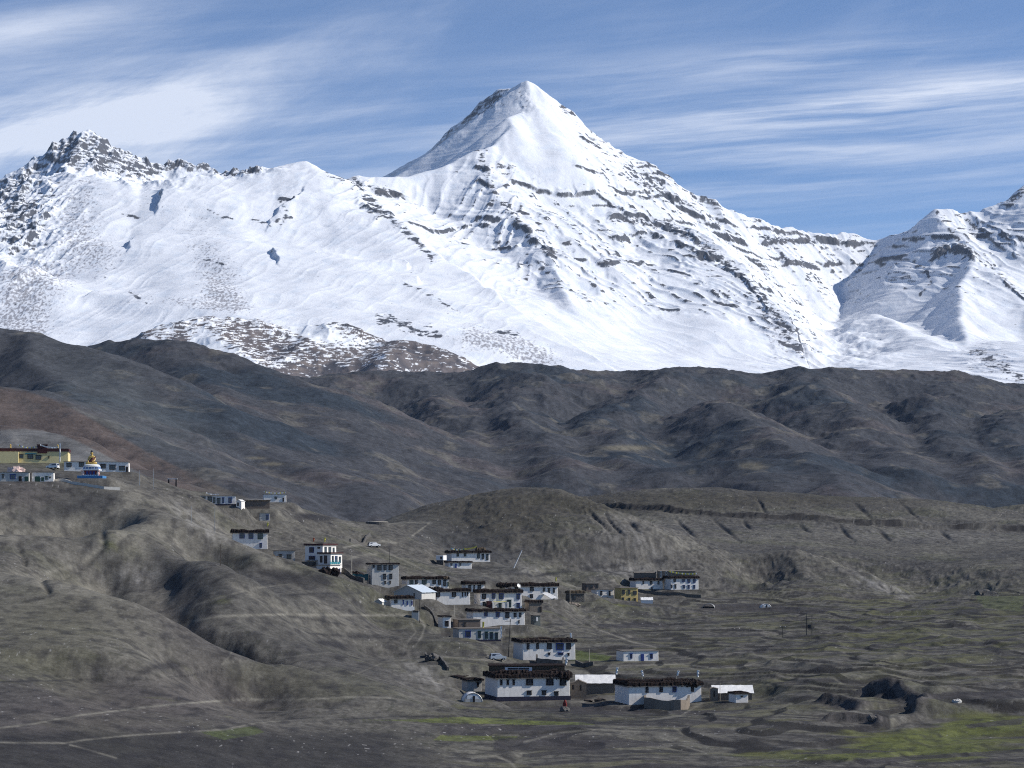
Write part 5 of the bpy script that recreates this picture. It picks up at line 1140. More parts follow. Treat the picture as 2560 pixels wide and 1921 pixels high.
    # dark patches in the hollows
    for cx, cy, rx, ry, dg, a in ((787, 1293, 50, 8, -6, 1.0), (420, 1665, 46, 8, 6, .8), (360, 1680, 20, 6, 0, .7), (870, 1410, 40, 12, 8, .8), (740, 1450, 60, 14, -8, .7), (690, 1435, 40, 12, -10, .8), (800, 1448, 30, 14, -20, .9), (920, 1590, 50, 5, -8, .7), (830, 1610, 45, 7, -8, .9), (2420, 1530, 40, 9, 5, .9), (2485, 1625, 26, 7, -14, .9), (1960, 1370, 30, 4, 0, .5)):
        c = lerp(c, (0.026, 0.025, 0.028), np.clip(B(cx, cy, rx, ry, dg) * 1.5 + n3 * .15, 0, 1) * a * .9)
    # the bare rock of the bank
    c = lerp(c, lerp(one * np.array([0.085, 0.078, 0.074], F32), (0.035, 0.034, 0.035), sst(fbm(X / 1.6, Z / 4 + Y / 9, 4, 228), -.1, .4)), np.clip(cl * 1.6, 0, 1))
    # scattered pale stones
    stone = sst(fbm(X / 0.9, Y / 1.8, 2, 229), 0.86, 0.95) * sst(fbm(X / 50, Y / 50, 2, 230), 0.1, 0.4)
    c = lerp(c, (0.32, 0.31, 0.30), stone * 0.6)
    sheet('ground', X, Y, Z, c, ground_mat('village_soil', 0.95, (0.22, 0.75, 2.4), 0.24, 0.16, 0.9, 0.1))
    return X, Y, Z
def plain():
    me = bpy.data.meshes.new('plain')
    me.from_pydata([(-3950, -560, -95), (3950, -560, -95), (3950, 11550, -95), (-3950, 11550, -95)], [], [(0, 1, 2, 3)])
    m = bpy.data.materials.new('plain_soil'); m.use_nodes = True
    m.node_tree.nodes['Principled BSDF'].inputs['Base Color'].default_value = (0.1, 0.095, 0.085, 1)
    me.materials.append(m)
    o = bpy.data.objects.new('plain', me); COL.objects.link(o); o['kind'] = 'structure'
plain()
GX, GY, GZ = village_ground()
def gz(x, y):
    """height of the ground at a point"""
    j = (x / y - GX[0, 0] / GY[0, 0]) / ((GX[0, -1] - GX[0, 0]) / GY[0, 0]) * (GX.shape[1] - 1)
    i = math.log(y / GY[0, 0]) / 0.0021
    i0, j0 = int(max(0, min(i, GX.shape[0] - 2))), int(max(0, min(j, GX.shape[1] - 2)))
    fi, fj = i - i0, j - j0
    return float(GZ[i0, j0] * (1 - fi) * (1 - fj) + GZ[i0 + 1, j0] * fi * (1 - fj) + GZ[i0, j0 + 1] * (1 - fi) * fj + GZ[i0 + 1, j0 + 1] * fi * fj)
# ------------------------------------------------------------------ things
BUILT = {}
for h_ in HOUSES:
    BUILT[h_['label']] = house(**h_)
def S(D): return D / FPX
def ground_at(px_, D): x = (px_ - HX) / FPX * D; return x, D, gz(x, D)
# ---- stepped house with three blocks, turned so that its right walls catch the sun
def stepped_house():
    D = 640; s = S(D)
    P = pos(786, 1400, D)
    r = thing('stepped_house', 'white three tier house with sunlit right walls, maroon roof edge and blue porch', 'house', (P[0], D, P[2]), math.radians(-33))
    def block(cx, cy, w, dep, z0, z1, band, wins_f, wins_r):
        bm = B(); box(bm, cx - w / 2, cx + w / 2, cy, cy + dep, z0, z1, 0.06)
        bmesh.ops.bevel(bm, geom=[e for e in bm.edges if abs(e.verts[0].co.z - e.verts[1].co.z) > .5], offset=.1, segments=2, affect='EDGES')
        obj('wall', bm, MT['white'], r)
        bm = B(); box(bm, cx - w / 2 - .2, cx + w / 2 + .2, cy - .2, cy + dep + .2, z1 + .003, z1 + .18)
        rf = obj('roof', bm, MT['roof'], r)
        bm = B()
        for a in ((cx - w / 2 - .22, cx + w / 2 + .22, cy - .22, cy + .12), (cx + w / 2 - .12, cx + w / 2 + .22, cy + .13, cy + dep + .22), (cx - w / 2 - .22, cx - w / 2 + .12, cy + .13, cy + dep + .22)):
            box(bm, *a, z1 + .183, z1 + .18 + band)
        if band: obj('parapet', bm, MT['maroon'], rf)
        for u0, u1, a, b, k in wins_f:
            o = B(); box(o, cx + u0, cx + u1, cy - .07, cy + .05, a, b)
            wo = obj('window', o, MT['frame' if k == 't' else 'bluefr'], r)
            o = B(); box(o, cx + u0 + .12, cx + u1 - .12, cy - .09, cy, a + .12, b - .12); obj('pane', o, MT['glass'], wo)
        for u0, u1, a, b, k in wins_r:
            o = B(); X1 = cx + w / 2; box(o, X1 - .05, X1 + .07, cy + u0, cy + u1, a, b)
            wo = obj('window', o, MT['frame' if k == 't' else 'bluefr'], r)
            o = B(); box(o, X1, X1 + .09, cy + u0 + .12, cy + u1 - .12, a + .12, b - .12); obj('pane', o, MT['glass'], wo)
    block(-2.0, 2.2, 6.6, 6.6, -2.5, 4.15, .42, [(-1.6, 0.1, 2.1, 3.7, 'b'), (1.4, 2.4, 3.3, 3.75, 't'), (-1.8, .6, -.2, 1.2, 'b')], [(.9, 1.9, 1.6, 3.8, 't'), (2.8, 4.0, 1.6, 3.8, 't'), (4.8, 5.6, 1.6, 3.6, 't')])
    block(3.3, 0.4, 4.6, 5.6, -3.5, 1.7, .36, [(-1.6, -.7, -.7, 1.2, 't'), (-.1, 1.0, -1.0, 1.3, 't')], [(.7, 1.4, -1.0, 1.2, 't'), (2.1, 3.2, -.9, 1.2, 'b'), (4.0, 4.8, -.8, 1.0, 't')])
    block(5.2, -2.6, 5.0, 5.0, -6.0, -1.5, 0, [(-.2, .6, -2.6, -1.9, 't')], [(.9, 1.9, -4.6, -2.4, 'b'), (2.7, 3.6, -4.8, -2.4, 't'), (4.2, 4.8, -4.6, -2.4, 'b')])
    bm = B()
    for i in range(6): rod(bm, (7.6, -2.5 + i * .95, -1.3), (7.6, -2.5 + i * .95, -.2), .06)
    rod(bm, (7.6, -2.5, -.25), (7.6, 2.3, -.25), .07); rod(bm, (7.6, -2.5, -.8), (7.6, 2.3, -.8), .05)
    for i in range(5): box(bm, 7.57, 7.62, -2.4 + i * .95, -1.75 + i * .95, -1.2, -.5)
    obj('railing', bm, MT['teal'], r)
    bm = B()
    for i in range(8): box(bm, 1.2 + i * .3, 1.5 + i * .3, -2.0, -1.0, -5.8, -4.9 + i * .38)
    obj('staircase', bm, MT['white'], r)
    bm = B(); box(bm, -4.9, -1.0, .3, 2.1, -1.6, -.5); obj('porch_wall', bm, MT['stone'], r)
    bm = B(); box(bm, -4.6, -.4, .2, 2.1, -.1, .03); obj('porch_roof', bm, MT['tarp'], r)
stepped_house()
# ---- details on the houses
def add_part(label, fn):
    r, w, h, s = BUILT[label]; fn(r, w, h, s)
def balcony(r, w, h, s):
    bm = B(); x0 = (996 - 997.5) * s; x1 = w / 2 + .1
    box(bm, x0, x1, -1.1, -.95, .0, 1.15); box(bm, x1 - .12, x1, -.94, -.02, .0, 1.15); box(bm, x0, x1 - .13, -.94, -.02, -.1, .02)
    obj('balcony', bm, MT['whitecl'], r)
    bm = B(); rod(bm, (x0 + .1, -1, -2), (x0 + .1, -1, 1.1), .07); rod(bm, (x1 - .1, -1, -2), (x1 - .1, -1, 2.9), .07); obj('post', bm, MT['palewood'], r)
add_part('white house with dark roof and pale balcony above the hairpin track', balcony)
def stair(r, w, h, s):
    bm = B()
    for i in range(6): box(bm, 1.2 + i * .45, 1.65 + i * .45, -.9, -.05, -1.5, .15 + i * .3)
    obj('stair', bm, MT['greyw'], r)
add_part('white house on the grassy knoll with yellow flags along its dark roof', lambda r, w, h, s: None)
def mon(r, w, h, s):
    bm = B(); x = (98 - 54) * s; box(bm, x - 1.6, x + 1.6, -.35, 2.4, h - .5, h + 2.2); obj('roof_shrine', bm, MT['maroon'], r)
    bm = B(); box(bm, x - 1.8, x + 1.8, -.55, 2.6, h + 2.203, h + 2.45); obj('shrine_roof', bm, MT['maroon'], r)
    bm = B(); box(bm, (56 - 54) * s, (84 - 54) * s, -.16, -.002, 2.95, 3.35); obj('green_frieze', bm, MT['teal'], r)
    bm = B(); box(bm, -w / 2, (40 - 54) * s, -1.6, -.02, -2, h - .15); obj('wing', bm, MT['cream'], r)
    for xx in ((20 - 54) * s, (136 - 54) * s):
        bm = B(); lathe(bm, [(.12, h + 1.1), (.35, h + 1.3), (.25, h + 1.8), (.32, h + 2.2), (.06, h + 2.5)], 8, xx, .2); obj('roof_finial', bm, MT['gold'], r)
add_part('cream yellow monastery with maroon roof parapet at the left edge', mon)
def patio(r, w, h, s):
    bm = B(); box(bm, (1221 - 1244.5) * s, (1254 - 1244.5) * s, -2.2, -.9, 1.9, 2.05); obj('awning', bm, MT['yellow'], r)
    for x in (1218, 1243, 1256):
        bm = B(); box(bm, (x - 1244.5) * s, (x + 3 - 1244.5) * s, -2.3, -2.0, -1, 1.9); obj('post', bm, MT['white'], r)
    bm = B(); box(bm, (1206 - 1244.5) * s, (1217 - 1244.5) * s, -1.8, -.1, -1.5, 2.2); obj('porch_wall', bm, MT['maroon'], r)
add_part('two storey white house with enclosed patio and two window columns in the village middle', patio)
def awn(r, w, h, s):
    bm = B(); q = [(1346, 1483, 0.1), (1360, 1481, .1), (1382, 1494, 2.6), (1366, 1497, 2.6)]
    vs = [bm.verts.new(((a - 1329) * s, -c, (1499 - b) * s)) for a, b, c in q]; v2 = [bm.verts.new(v.co + Vector((0, 0, .08))) for v in vs]
    bm.faces.new(vs); bm.faces.new(v2[::-1])
    for i in range(4): j = (i + 1) % 4; bm.faces.new((vs[i], vs[j], v2[j], v2[i]))
    obj('awning', bm, MT['tarp'], r)
    bm = B(); x = (1285 - 1329) * s; z = 4.3
    for i in range(5):
        pass
    lathe(bm, [(.02, 0), (.45, .06), (.75, .2), (.78, .22), (.45, .10), (.02, .05)], 14)
    o = obj('satellite_dish', bm, MT['steel'], r); o.location = (x, -.9, z); o.rotation_euler = (math.radians(60), 0, math.radians(25))
    bm = B(); rod(bm, (x, -.3, 3.4), (x, -.85, 4.3), .06); obj('dish_arm', bm, MT['dark'], r)
add_part('white upper house with dark fringe, satellite dish and a leaning pale awning', awn)
# ---- sheds with tarpaulin or tin roofs
def gable_shed(name, label, x0, x1, yt, yb, D, dep, rise, wall, roofm, axis='x', yaw=0, wins=(), over=.4):
    s = S(D); w = (x1 - x0) * s; h = (yb - yt) * s; cx = (x0 + x1) / 2; P = pos(cx, yb, D)
    r = thing(name, label, 'shed', (P[0], D, P[2]), math.radians(yaw))
    bm = B(); box(bm, -w / 2, w / 2, 0, dep, -2, h); 
    if axis == 'y':                          # ridge runs away from the viewer: gable end in front
        for y in (0, dep):
            a, b, c = bm.verts.new((-w / 2, y, h)), bm.verts.new((w / 2, y, h)), bm.verts.new((0, y, h + rise)); bm.faces.new((a, b, c))
    else:
        for x in (-w / 2, w / 2):
            a, b, c = bm.verts.new((x, 0, h)), bm.verts.new((x, dep, h)), bm.verts.new((x, dep / 2, h + rise)); bm.faces.new((a, b, c))
    obj('wall', bm, MT[wall], r)
    bm = B(); n = 10
    rr = random.Random(int(x0))
    def strip(p0, p1, q0, q1):               # sheet between two edges, rippled
        rows = []
        for i in range(n + 1):
            t = i / n; a = Vector(p0).lerp(Vector(p1), t); b = Vector(q0).lerp(Vector(q1), t)
            rows.append([bm.verts.new(a.lerp(b, k / 4) + Vector((0, 0, rr.uniform(-.05, .05) + .02 * (i % 2)))) for k in range(5)])
        for i in range(n):
            for k in range(4): bm.faces.new((rows[i][k], rows[i + 1][k], rows[i + 1][k + 1], rows[i][k + 1]))
    e = over
    if axis == 'y':
        sl = rise / (w / 2)
        strip((-w / 2 - e, -e, h - e * sl + .06), (-w / 2 - e, dep + e, h - e * sl + .06), (0, -e, h + rise + .06), (0, dep + e, h + rise + .06))
        strip((0, -e, h + rise + .06), (0, dep + e, h + rise + .06), (w / 2 + e, -e, h - e * sl + .06), (w / 2 + e, dep + e, h - e * sl + .06))
    else:
        sl = rise / (dep / 2)
        strip((-w / 2 - e, -e, h - e * sl + .06), (w / 2 + e, -e, h - e * sl + .06), (-w / 2 - e, dep / 2, h + rise + .06), (w / 2 + e, dep / 2, h + rise + .06))
        strip((-w / 2 - e, dep / 2, h + rise + .06), (w / 2 + e, dep / 2, h + rise + .06), (-w / 2 - e, dep + e, h - e * sl + .06), (w / 2 + e, dep + e, h - e * sl + .06))
    o = obj('roof', bm, MT[roofm], r)
    o.modifiers.new('thickness', 'SOLIDIFY').thickness = 0.07
    for q in wins:
        opening(r, 'F', w, dep, (q[0] - cx) * s, (q[1] - cx) * s, (yb - q[3]) * s, (yb - q[2]) * s, q[4], 'door' if q[4][0] == 'd' else 'window')
    return r
gable_shed('tin_shed', 'pale gabled shed with light blue tin roof below the green window house', 981, 1058, 1480, 1500, 628, 9, 1.9, 'greyw', 'tin', 'y', -24, [(1036, 1039, 1484, 1492, 'p')])
gable_shed('barn', 'mud barn with long white tarpaulin roof between the two big nearest houses', 1443, 1536, 1706, 1726, 490, 5, 1.5, 'mud', 'tarp', 'x', 0, [])
gable_shed('gate_lodge', 'small tan mud lodge with two dark doorways in front of the tarpaulin barn', 1428, 1466, 1709, 1738, 478, 3.5, .7, 'mud', 'roof', 'y', 0, [(1430, 1434, 1712, 1724, 'd'), (1449, 1453, 1712, 1727, 'd')], .15)
gable_shed('tarp_shed', 'shed with wide white tarpaulin roof behind the small hut, lower right', 1786, 1880, 1731, 1748, 462, 5.5, 1.3, 'mud', 'tarp', 'x', 0, [])
gable_shed('porch_block', 'narrow mud entrance block at the left end of the tarpaulin shed', 1776, 1795, 1722, 1752, 459, 2.2, .2, 'mud', 'roof', 'y', 0, [(1784, 1787, 1726, 1742, 'd')], .1)
gable_shed('lean_to', 'little shed with white curved plastic roof left of the balcony house', 936, 956, 1504, 1510, 610, 3, .7, 'greyw', 'tarp', 'y', -20, [], .2)
gable_shed('tarp_tent', 'low white tarpaulin tent right of the yellow house', 1603, 1632, 1500, 1507, 802, 3.2, .9, 'tarp', 'tarp', 'x', 0, [], .15)
gable_shed('shop_porch', 'small white porch of two posts at the right end of the long shelf building', 590, 604, 1253, 1265, 733, 3, .5, 'white', 'tarp', 'y', -15, [(593, 597, 1256, 1265, 'd')], .2)
gable_shed('kiosk', 'tiny white kiosk with dark shutter under the balcony house', 1029, 1047, 1528, 1540, 600, 2.4, .2, 'greyw', 'roof', 'y', 0, [(1033, 1045, 1527, 1531, 'p')], .15)
gable_shed('ruin_shed', 'low broken mud shed at the left of the nearest farmhouse', 1118, 1150, 1692, 1712, 500, 5, .3, 'stone', 'brush', 'y', -20, [], .3)
gable_shed('mud_store', 'brown walled store on the roof line behind the long rounded house', 1586, 1640, 1432, 1450, 872, 6, .4, 'brownw', 'roof', 'x', 0, [], .2)
gable_shed('mud_store', 'tall brown walled store with flags behind the blue windowed house', 1646, 1738, 1428, 1446, 870, 7, .3, 'mud', 'roof', 'x', 0, [(1650, 1654, 1428, 1444, 'w'), (1664, 1668, 1428, 1444, 'w')], .2)
gable_shed('fodder_shed', 'dark open fodder shed with pale roof poles behind the nearest farmhouse', 1222, 1412, 1664, 1690, 482, 4, .3, 'hay', 'brush', 'x', 0, [(1262, 1330, 1668, 1678, 'w'), (1352, 1376, 1676, 1683, 'w')], .25)
# white cargo box on the knoll
def cargo():
    D = 778; P = pos(1099, 1407, D); s = S(D)
    r = thing('cargo_container', 'pale yellow cargo box on dark blocks left of the knoll house', 'container', (P[0], D, P[2]), math.radians(-20))
    bm = B(); box(bm, -1.4, 1.4, 0, 3.2, .9, 2.6, 0, .08); obj('body', bm, MT['tarp'], r)
    bm = B(); box(bm, -1.2, 1.3, .1, 3.0, -1.5, .9); obj('plinth', bm, MT['stone'], r)
    bm = B(); box(bm, .2, .95, -.03, .05, 1.2, 2.2); obj('hatch', bm, MT['wood'], r)
cargo()
# ---- greenhouses
def hoop(name, label, x0, x1, yt, yb, D, dep, yaw=0, cover='tarp', open_front=False):
    s = S(D); w = (x1 - x0) * s; h = (yb - yt) * s; P = pos((x0 + x1) / 2, yb, D)
    g = gz(P[0], D) if abs(gz(P[0], D) - P[2]) < 6 else P[2]
    r = thing(name, label, 'greenhouse', (P[0], D, g), math.radians(yaw), 'hoop greenhouses')
    bm = B(); n = 14; ra, rb = [], []
    for i in range(n + 1):
        t = math.pi * i / n; x = -math.cos(t) * w / 2; z = math.sin(t) * h
        ra.append(bm.verts.new((x, 0, z - .2))); rb.append(bm.verts.new((x, dep, z - .2)))
    for i in range(n): bm.faces.new((ra[i], ra[i + 1], rb[i + 1], rb[i]))
    if not open_front: bm.faces.new(rb); bm.faces.new(ra[::-1])
    o = obj('cover', bm, MT[cover], r, True); o.modifiers.new('thickness', 'SOLIDIFY').thickness = .05
    bm = B()
    for y in (-.06, dep + .06):
        pr = None
        for i in range(n + 1):
            t = math.pi * i / n; p = (-math.cos(t) * (w / 2 + .06), y, math.sin(t) * (h + .06) - .2)
            if pr: rod(bm, pr, p, .08)
            pr = p
    obj('hoop_frame', bm, MT['steel'], r)
    if not open_front:
        bm = B(); box(bm, -w * .44, w * .44, -.12, -.05, -.3, h * .30); obj('front_wall', bm, MT['greyw'], r)
        bm = B(); box(bm, -w * .02, w * .09, -.18, -.05, 0, h * .62); obj('door', bm, MT['frame'], r)
        bm = B(); box(bm, -w * .33, -w * .04, -.10, -.04, h * .31, h * .70); box(bm, w * .1, w * .34, -.10, -.04, h * .31, h * .64); obj('front_sheet', bm, MT['whitecl'], r)
hoop('greenhouse', 'white hooped greenhouse with pale front beside the nearest farmhouse', 1160, 1206, 1728, 1752, 450, 5, 8)
hoop('greenhouse', 'small bare hooped greenhouse frame, left of two in the dark field', 1757, 1786, 1503, 1515, 815, 4, -8, 'steel', True)
hoop('greenhouse', 'tiny pale hooped greenhouse alone further right in the dark field', 1904, 1928, 1511, 1521, 820, 3, 10)
# ---- courtyard and stone walls
def stone_wall(label, pts, D0, h, m='stone', th=.5, name='stone_wall', group=None):
    Q = [pos(p[0], p[1], p[2] if len(p) > 2 else D0) for p in pts]; o0 = Q[0]
    bm = B(); rr = random.Random(int(pts[0][0]))
    P = []
    for a, b in zip(Q[:-1], Q[1:]):
        n = max(1, int((Vector(b) - Vector(a)).length / 1.2))
        for i in range(n): P.append(Vector(a).lerp(Vector(b), i / n))
    P.append(Vector(Q[-1]))
    rows = []
    for i, p in enumerate(P):
        d = (P[min(i + 1, len(P) - 1)] - P[max(i - 1, 0)]); d.z = 0; nrm = Vector((-d.y, d.x, 0)).normalized() * th / 2
        z = p.z; g_ = gz(p.x, p.y); z = g_ if abs(g_ - z) < 6 else z; hh = h * rr.uniform(.88, 1.1)
        c = Vector((p.x, p.y, z)) - Vector(o0)
        rows.append([bm.verts.new(c - nrm + Vector((0, 0, -1.2))), bm.verts.new(c - nrm * .85 + Vector((0, 0, hh))), bm.verts.new(c + nrm * .85 + Vector((0, 0, hh * .98))), bm.verts.new(c + nrm + Vector((0, 0, -1.2)))])
    for a, b in zip(rows[:-1], rows[1:]):
        for k in range(4): bm.faces.new((a[k], b[k], b[(k + 1) % 4], a[(k + 1) % 4]))
    bm.faces.new(rows[0]); bm.faces.new(rows[-1][::-1])
    o = obj(name, bm, MT[m]); o.location = o0; o['label'] = label; o['category'] = 'wall'
    if group: o['group'] = group
stone_wall('curved mud courtyard wall in front of the long white house at lower right', [(1613, 1757, 458), (1613, 1765, 451), (1640, 1768, 449), (1700, 1767, 449), (1713, 1764, 451), (1722, 1757, 456)], 452, 2.1, 'mud', .5, 'courtyard_wall')
stone_wall('dark stone courtyard wall before the five window house', [(1342, 1651, 553), (1344, 1656, 547), (1405, 1655, 547), (1408, 1650, 552)], 548, 1.7, 'stone', .5, 'courtyard_wall')
stone_wall('low stone yard wall right of the five window house', [(1440, 1650, 552), (1458, 1652, 548), (1484, 1653, 546)], 548, 1.0, 'stone')
stone_wall('stone terrace wall under the right cluster of houses', [(1596, 1484, 850), (1650, 1486, 848), (1700, 1486, 846), (1752, 1486, 846)], 848, 1.2, 'stone')
stone_wall('low grey wall around the statue plinth', [(134, 1196, 676), (170, 1199, 672), (260, 1203, 670), (300, 1205, 672)], 672, .8, 'greyw')
stone_wall('ragged stone wall along the track left of the tall house', [(855, 1432, 640), (880, 1436, 636), (910, 1446, 632)], 636, 1.4, 'stone')
stone_wall('dark retaining wall under the shelf road near the parked cars', [(875, 1364, 770), (905, 1360, 785), (925, 1356, 800)], 780, 1.2, 'stone')
stone_wall('rubble wall running down to the ruined shed', [(1064, 1655, 545), (1095, 1672, 525), (1120, 1690, 505)], 520, .9, 'stone')
stone_wall('pale dry wall beside the tin roofed shed', [(1062, 1500, 622), (1090, 1512, 610), (1112, 1530, 600)], 610, .8, 'stone')
# ---- round tank
def tank():
    D = 885; P = pos(941, 1318, D); s = S(D)
    r = thing('round_tank', 'round dark walled water tank with pale top at the saddle', 'tank', (P[0], D + 4, gz(P[0], D + 4)))
    bm = B(); lathe(bm, [(4.6, -2), (4.6, 1.2), (4.3, 1.25)], 28); obj('wall', bm, MT['stone'], r)
    bm = B(); lathe(bm, [(4.3, 1.25), (4.2, 1.36), (.5, 1.5)], 28); obj('lid', bm, MT['palewood'], r)
tank()
# ---- statue
def ell(bm, c, r, n=12, m=8):
    res = bmesh.ops.create_uvsphere(bm, u_segments=n, v_segments=m, radius=1)
    for v in res['verts']: v.co = Vector((c[0] + v.co.x * r[0], c[1] + v.co.y * r[1], c[2] + v.co.z * r[2]))
def limb_mesh(name, chains, m, parent, sub=2):
    """one continuous skin grown over joined bones: chains of (x, y, z, radius); repeated points are shared"""
    me = bpy.data.meshes.new(name); idx = {}; vs, es, rs = [], [], []
    for ch in chains:
        pr = None
        for p in ch:
            k = (round(p[0], 3), round(p[1], 3), round(p[2], 3))
            if k not in idx: idx[k] = len(vs); vs.append(p[:3]); rs.append(p[3])
            if pr is not None: es.append((pr, idx[k]))
            pr = idx[k]
    me.from_pydata(vs, es, [])
    o = bpy.data.objects.new(name, me); COL.objects.link(o); o.parent = parent
    sk = o.modifiers.new('skin', 'SKIN'); sk.use_smooth_shade = True
    for i, r in enumerate(rs):
        d = me.skin_vertices[0].data[i]; d.radius = (r, r)
    me.skin_vertices[0].data[0].use_root = True
    o.modifiers.new('sub', 'SUBSURF').levels = sub; o.modifiers['sub'].render_levels = sub
    dg = bpy.context.evaluated_depsgraph_get(); dg.update()
    m2 = bpy.data.meshes.new_from_object(o.evaluated_get(dg)); o.modifiers.clear(); o.data = m2; m2.name = name
    m2.materials.clear(); m2.materials.append(m)
    return o
def statue():
    D = 680; P = pos(225, 1196, D)
    r = thing('seated_statue', 'golden seated statue with maroon robe on a painted pedestal, on the left hilltop', 'statue', (P[0], D, P[2]))
    y = 3.0
    bm = B(); box(bm, -3.9, 3.9, -.2, 6.2, -2, .85, 0, .05); obj('plinth', bm, MT['skyblue'], r)
    bm = B(); box(bm, -2.1, 2.1, .9, 5.0, .853, 2.5); obj('throne', bm, MT['red'], r)
    bm = B()
    for x in (-2.3, 2.3):
        lump(bm, (x, .8, 1.5), (.45, .5, .75), int(x * 10 + 50), .12); lump(bm, (x * 1.12, .6, 2.3), (.32, .36, .36), 9, .12)
        rod(bm, (x * 1.1, .6, 2.3), (x * 1.42, .6, 2.75), .12, .05)
    obj('lion_figures', bm, MT['pink'], r)
    bm = B()
    for x in (-1.0, 0, 1.0): box(bm, x - .32, x + .32, .84, .899, 1.1, 2.2)
    obj('throne_panel', bm, MT['bluefr'], r)
    bm = B(); 
    for i in range(9): lump(bm, (-2.2 + i * .55, .75, 1.0), (.3, .28, .2), i, .08, 1)
    obj('cloud_border', bm, MT['whitecl'], r)
    bm = B(); box(bm, -2.6, 2.6, .6, 5.2, 2.503, 2.95, 0, .05); obj('cornice', bm, MT['whitecl'], r)
    bm = B(); box(bm, -2.4, 2.4, .8, 5.0, 2.953, 3.55); obj('frieze', bm, MT['bluecl'], r)
    bm = B()
    for i in range(6): box(bm, -2.35 + i * .85, -2.22 + i * .85, .7, .799, 2.96, 3.54)
    obj('frieze_pillars', bm, MT['whitecl'], r)
    bm = B(); lathe(bm, [(2.55, 3.553), (2.7, 3.75), (2.35, 4.0), (2.5, 4.15), (2.1, 4.35), (1.9, 4.38)], 24, 0, y); obj('lotus_seat', bm, MT['whitecl'], r)
    z = 4.4
    body = limb_mesh('body', [
        [(0, y, z + .45, .80), (0, y, z + 1.1, .72), (0, y + .02, z + 1.8, .80), (0, y + .03, z + 2.35, .74), (0, y, z + 2.75, .36), (0, y - .05, z + 3.05, .34), (0, y - .08, z + 3.45, .46), (0, y - .05, z + 3.80, .40)],
        [(0, y + .03, z + 2.35, .74), (-.75, y, z + 2.3, .36), (-1.05, y - .15, z + 1.55, .28), (-1.05, y - .75, z + .95, .22), (-.9, y - 1.15, z + .50, .17)],
        [(0, y + .03, z + 2.35, .74), (.75, y, z + 2.3, .36), (1.02, y - .2, z + 1.5, .28), (.72, y - .85, z + .95, .22), (.15, y - 1.1, z + .80, .18)],
        [(0, y, z + .45, .80), (-.75, y - .4, z + .42, .50), (-1.65, y - .85, z + .36, .40), (-.6, y - 1.25, z + .32, .30), (.25, y - 1.3, z + .36, .20)],
        [(0, y, z + .45, .80), (.75, y - .4, z + .42, .50), (1.65, y - .85, z + .36, .40), (.7, y - 1.4, z + .26, .28), (-.1, y - 1.5, z + .25, .18)]], MT['gold'], r)
    limb_mesh('robe', [[(.5, y - .1, z + 2.45, .42), (.35, y - .28, z + 1.9, .60), (.1, y - .25, z + 1.25, .72), (0, y - .2, z + .7, .86)],
                       [(0, y - .2, z + .7, .86), (-.8, y - .5, z + .46, .50), (-1.5, y - .85, z + .40, .40)], [(0, y - .2, z + .7, .86), (.8, y - .5, z + .46, .50), (1.5, y - .85, z + .40, .40)],
                       [(.5, y - .1, z + 2.45, .42), (.82, y + .02, z + 2.25, .40), (1.06, y - .1, z + 1.6, .31)]], MT['robe'], r)
    bm = B(); ell(bm, (0, y + .04, z + 3.83), (.46, .46, .36)); ell(bm, (0, y + .04, z + 4.22), (.20, .20, .22)); obj('hair', bm, MT['hair'], r, True)
    bm = B()
    for x in (-.16, .16): ell(bm, (x, y - .52, z + 3.52), (.09, .03, .03), 8, 4)
    ell(bm, (0, y - .53, z + 3.28), (.11, .03, .025), 8, 4)
    obj('face_paint', bm, MT['hair'], r)
    bm = B(); ell(bm, (0, y - .55, z + 3.42), (.06, .08, .12), 8, 6)
    for x in (-.46, .46): ell(bm, (x, y - .04, z + 3.42), (.07, .10, .20), 8, 6)
    obj('nose_and_ears', bm, MT['gold'], r, True)
statue()
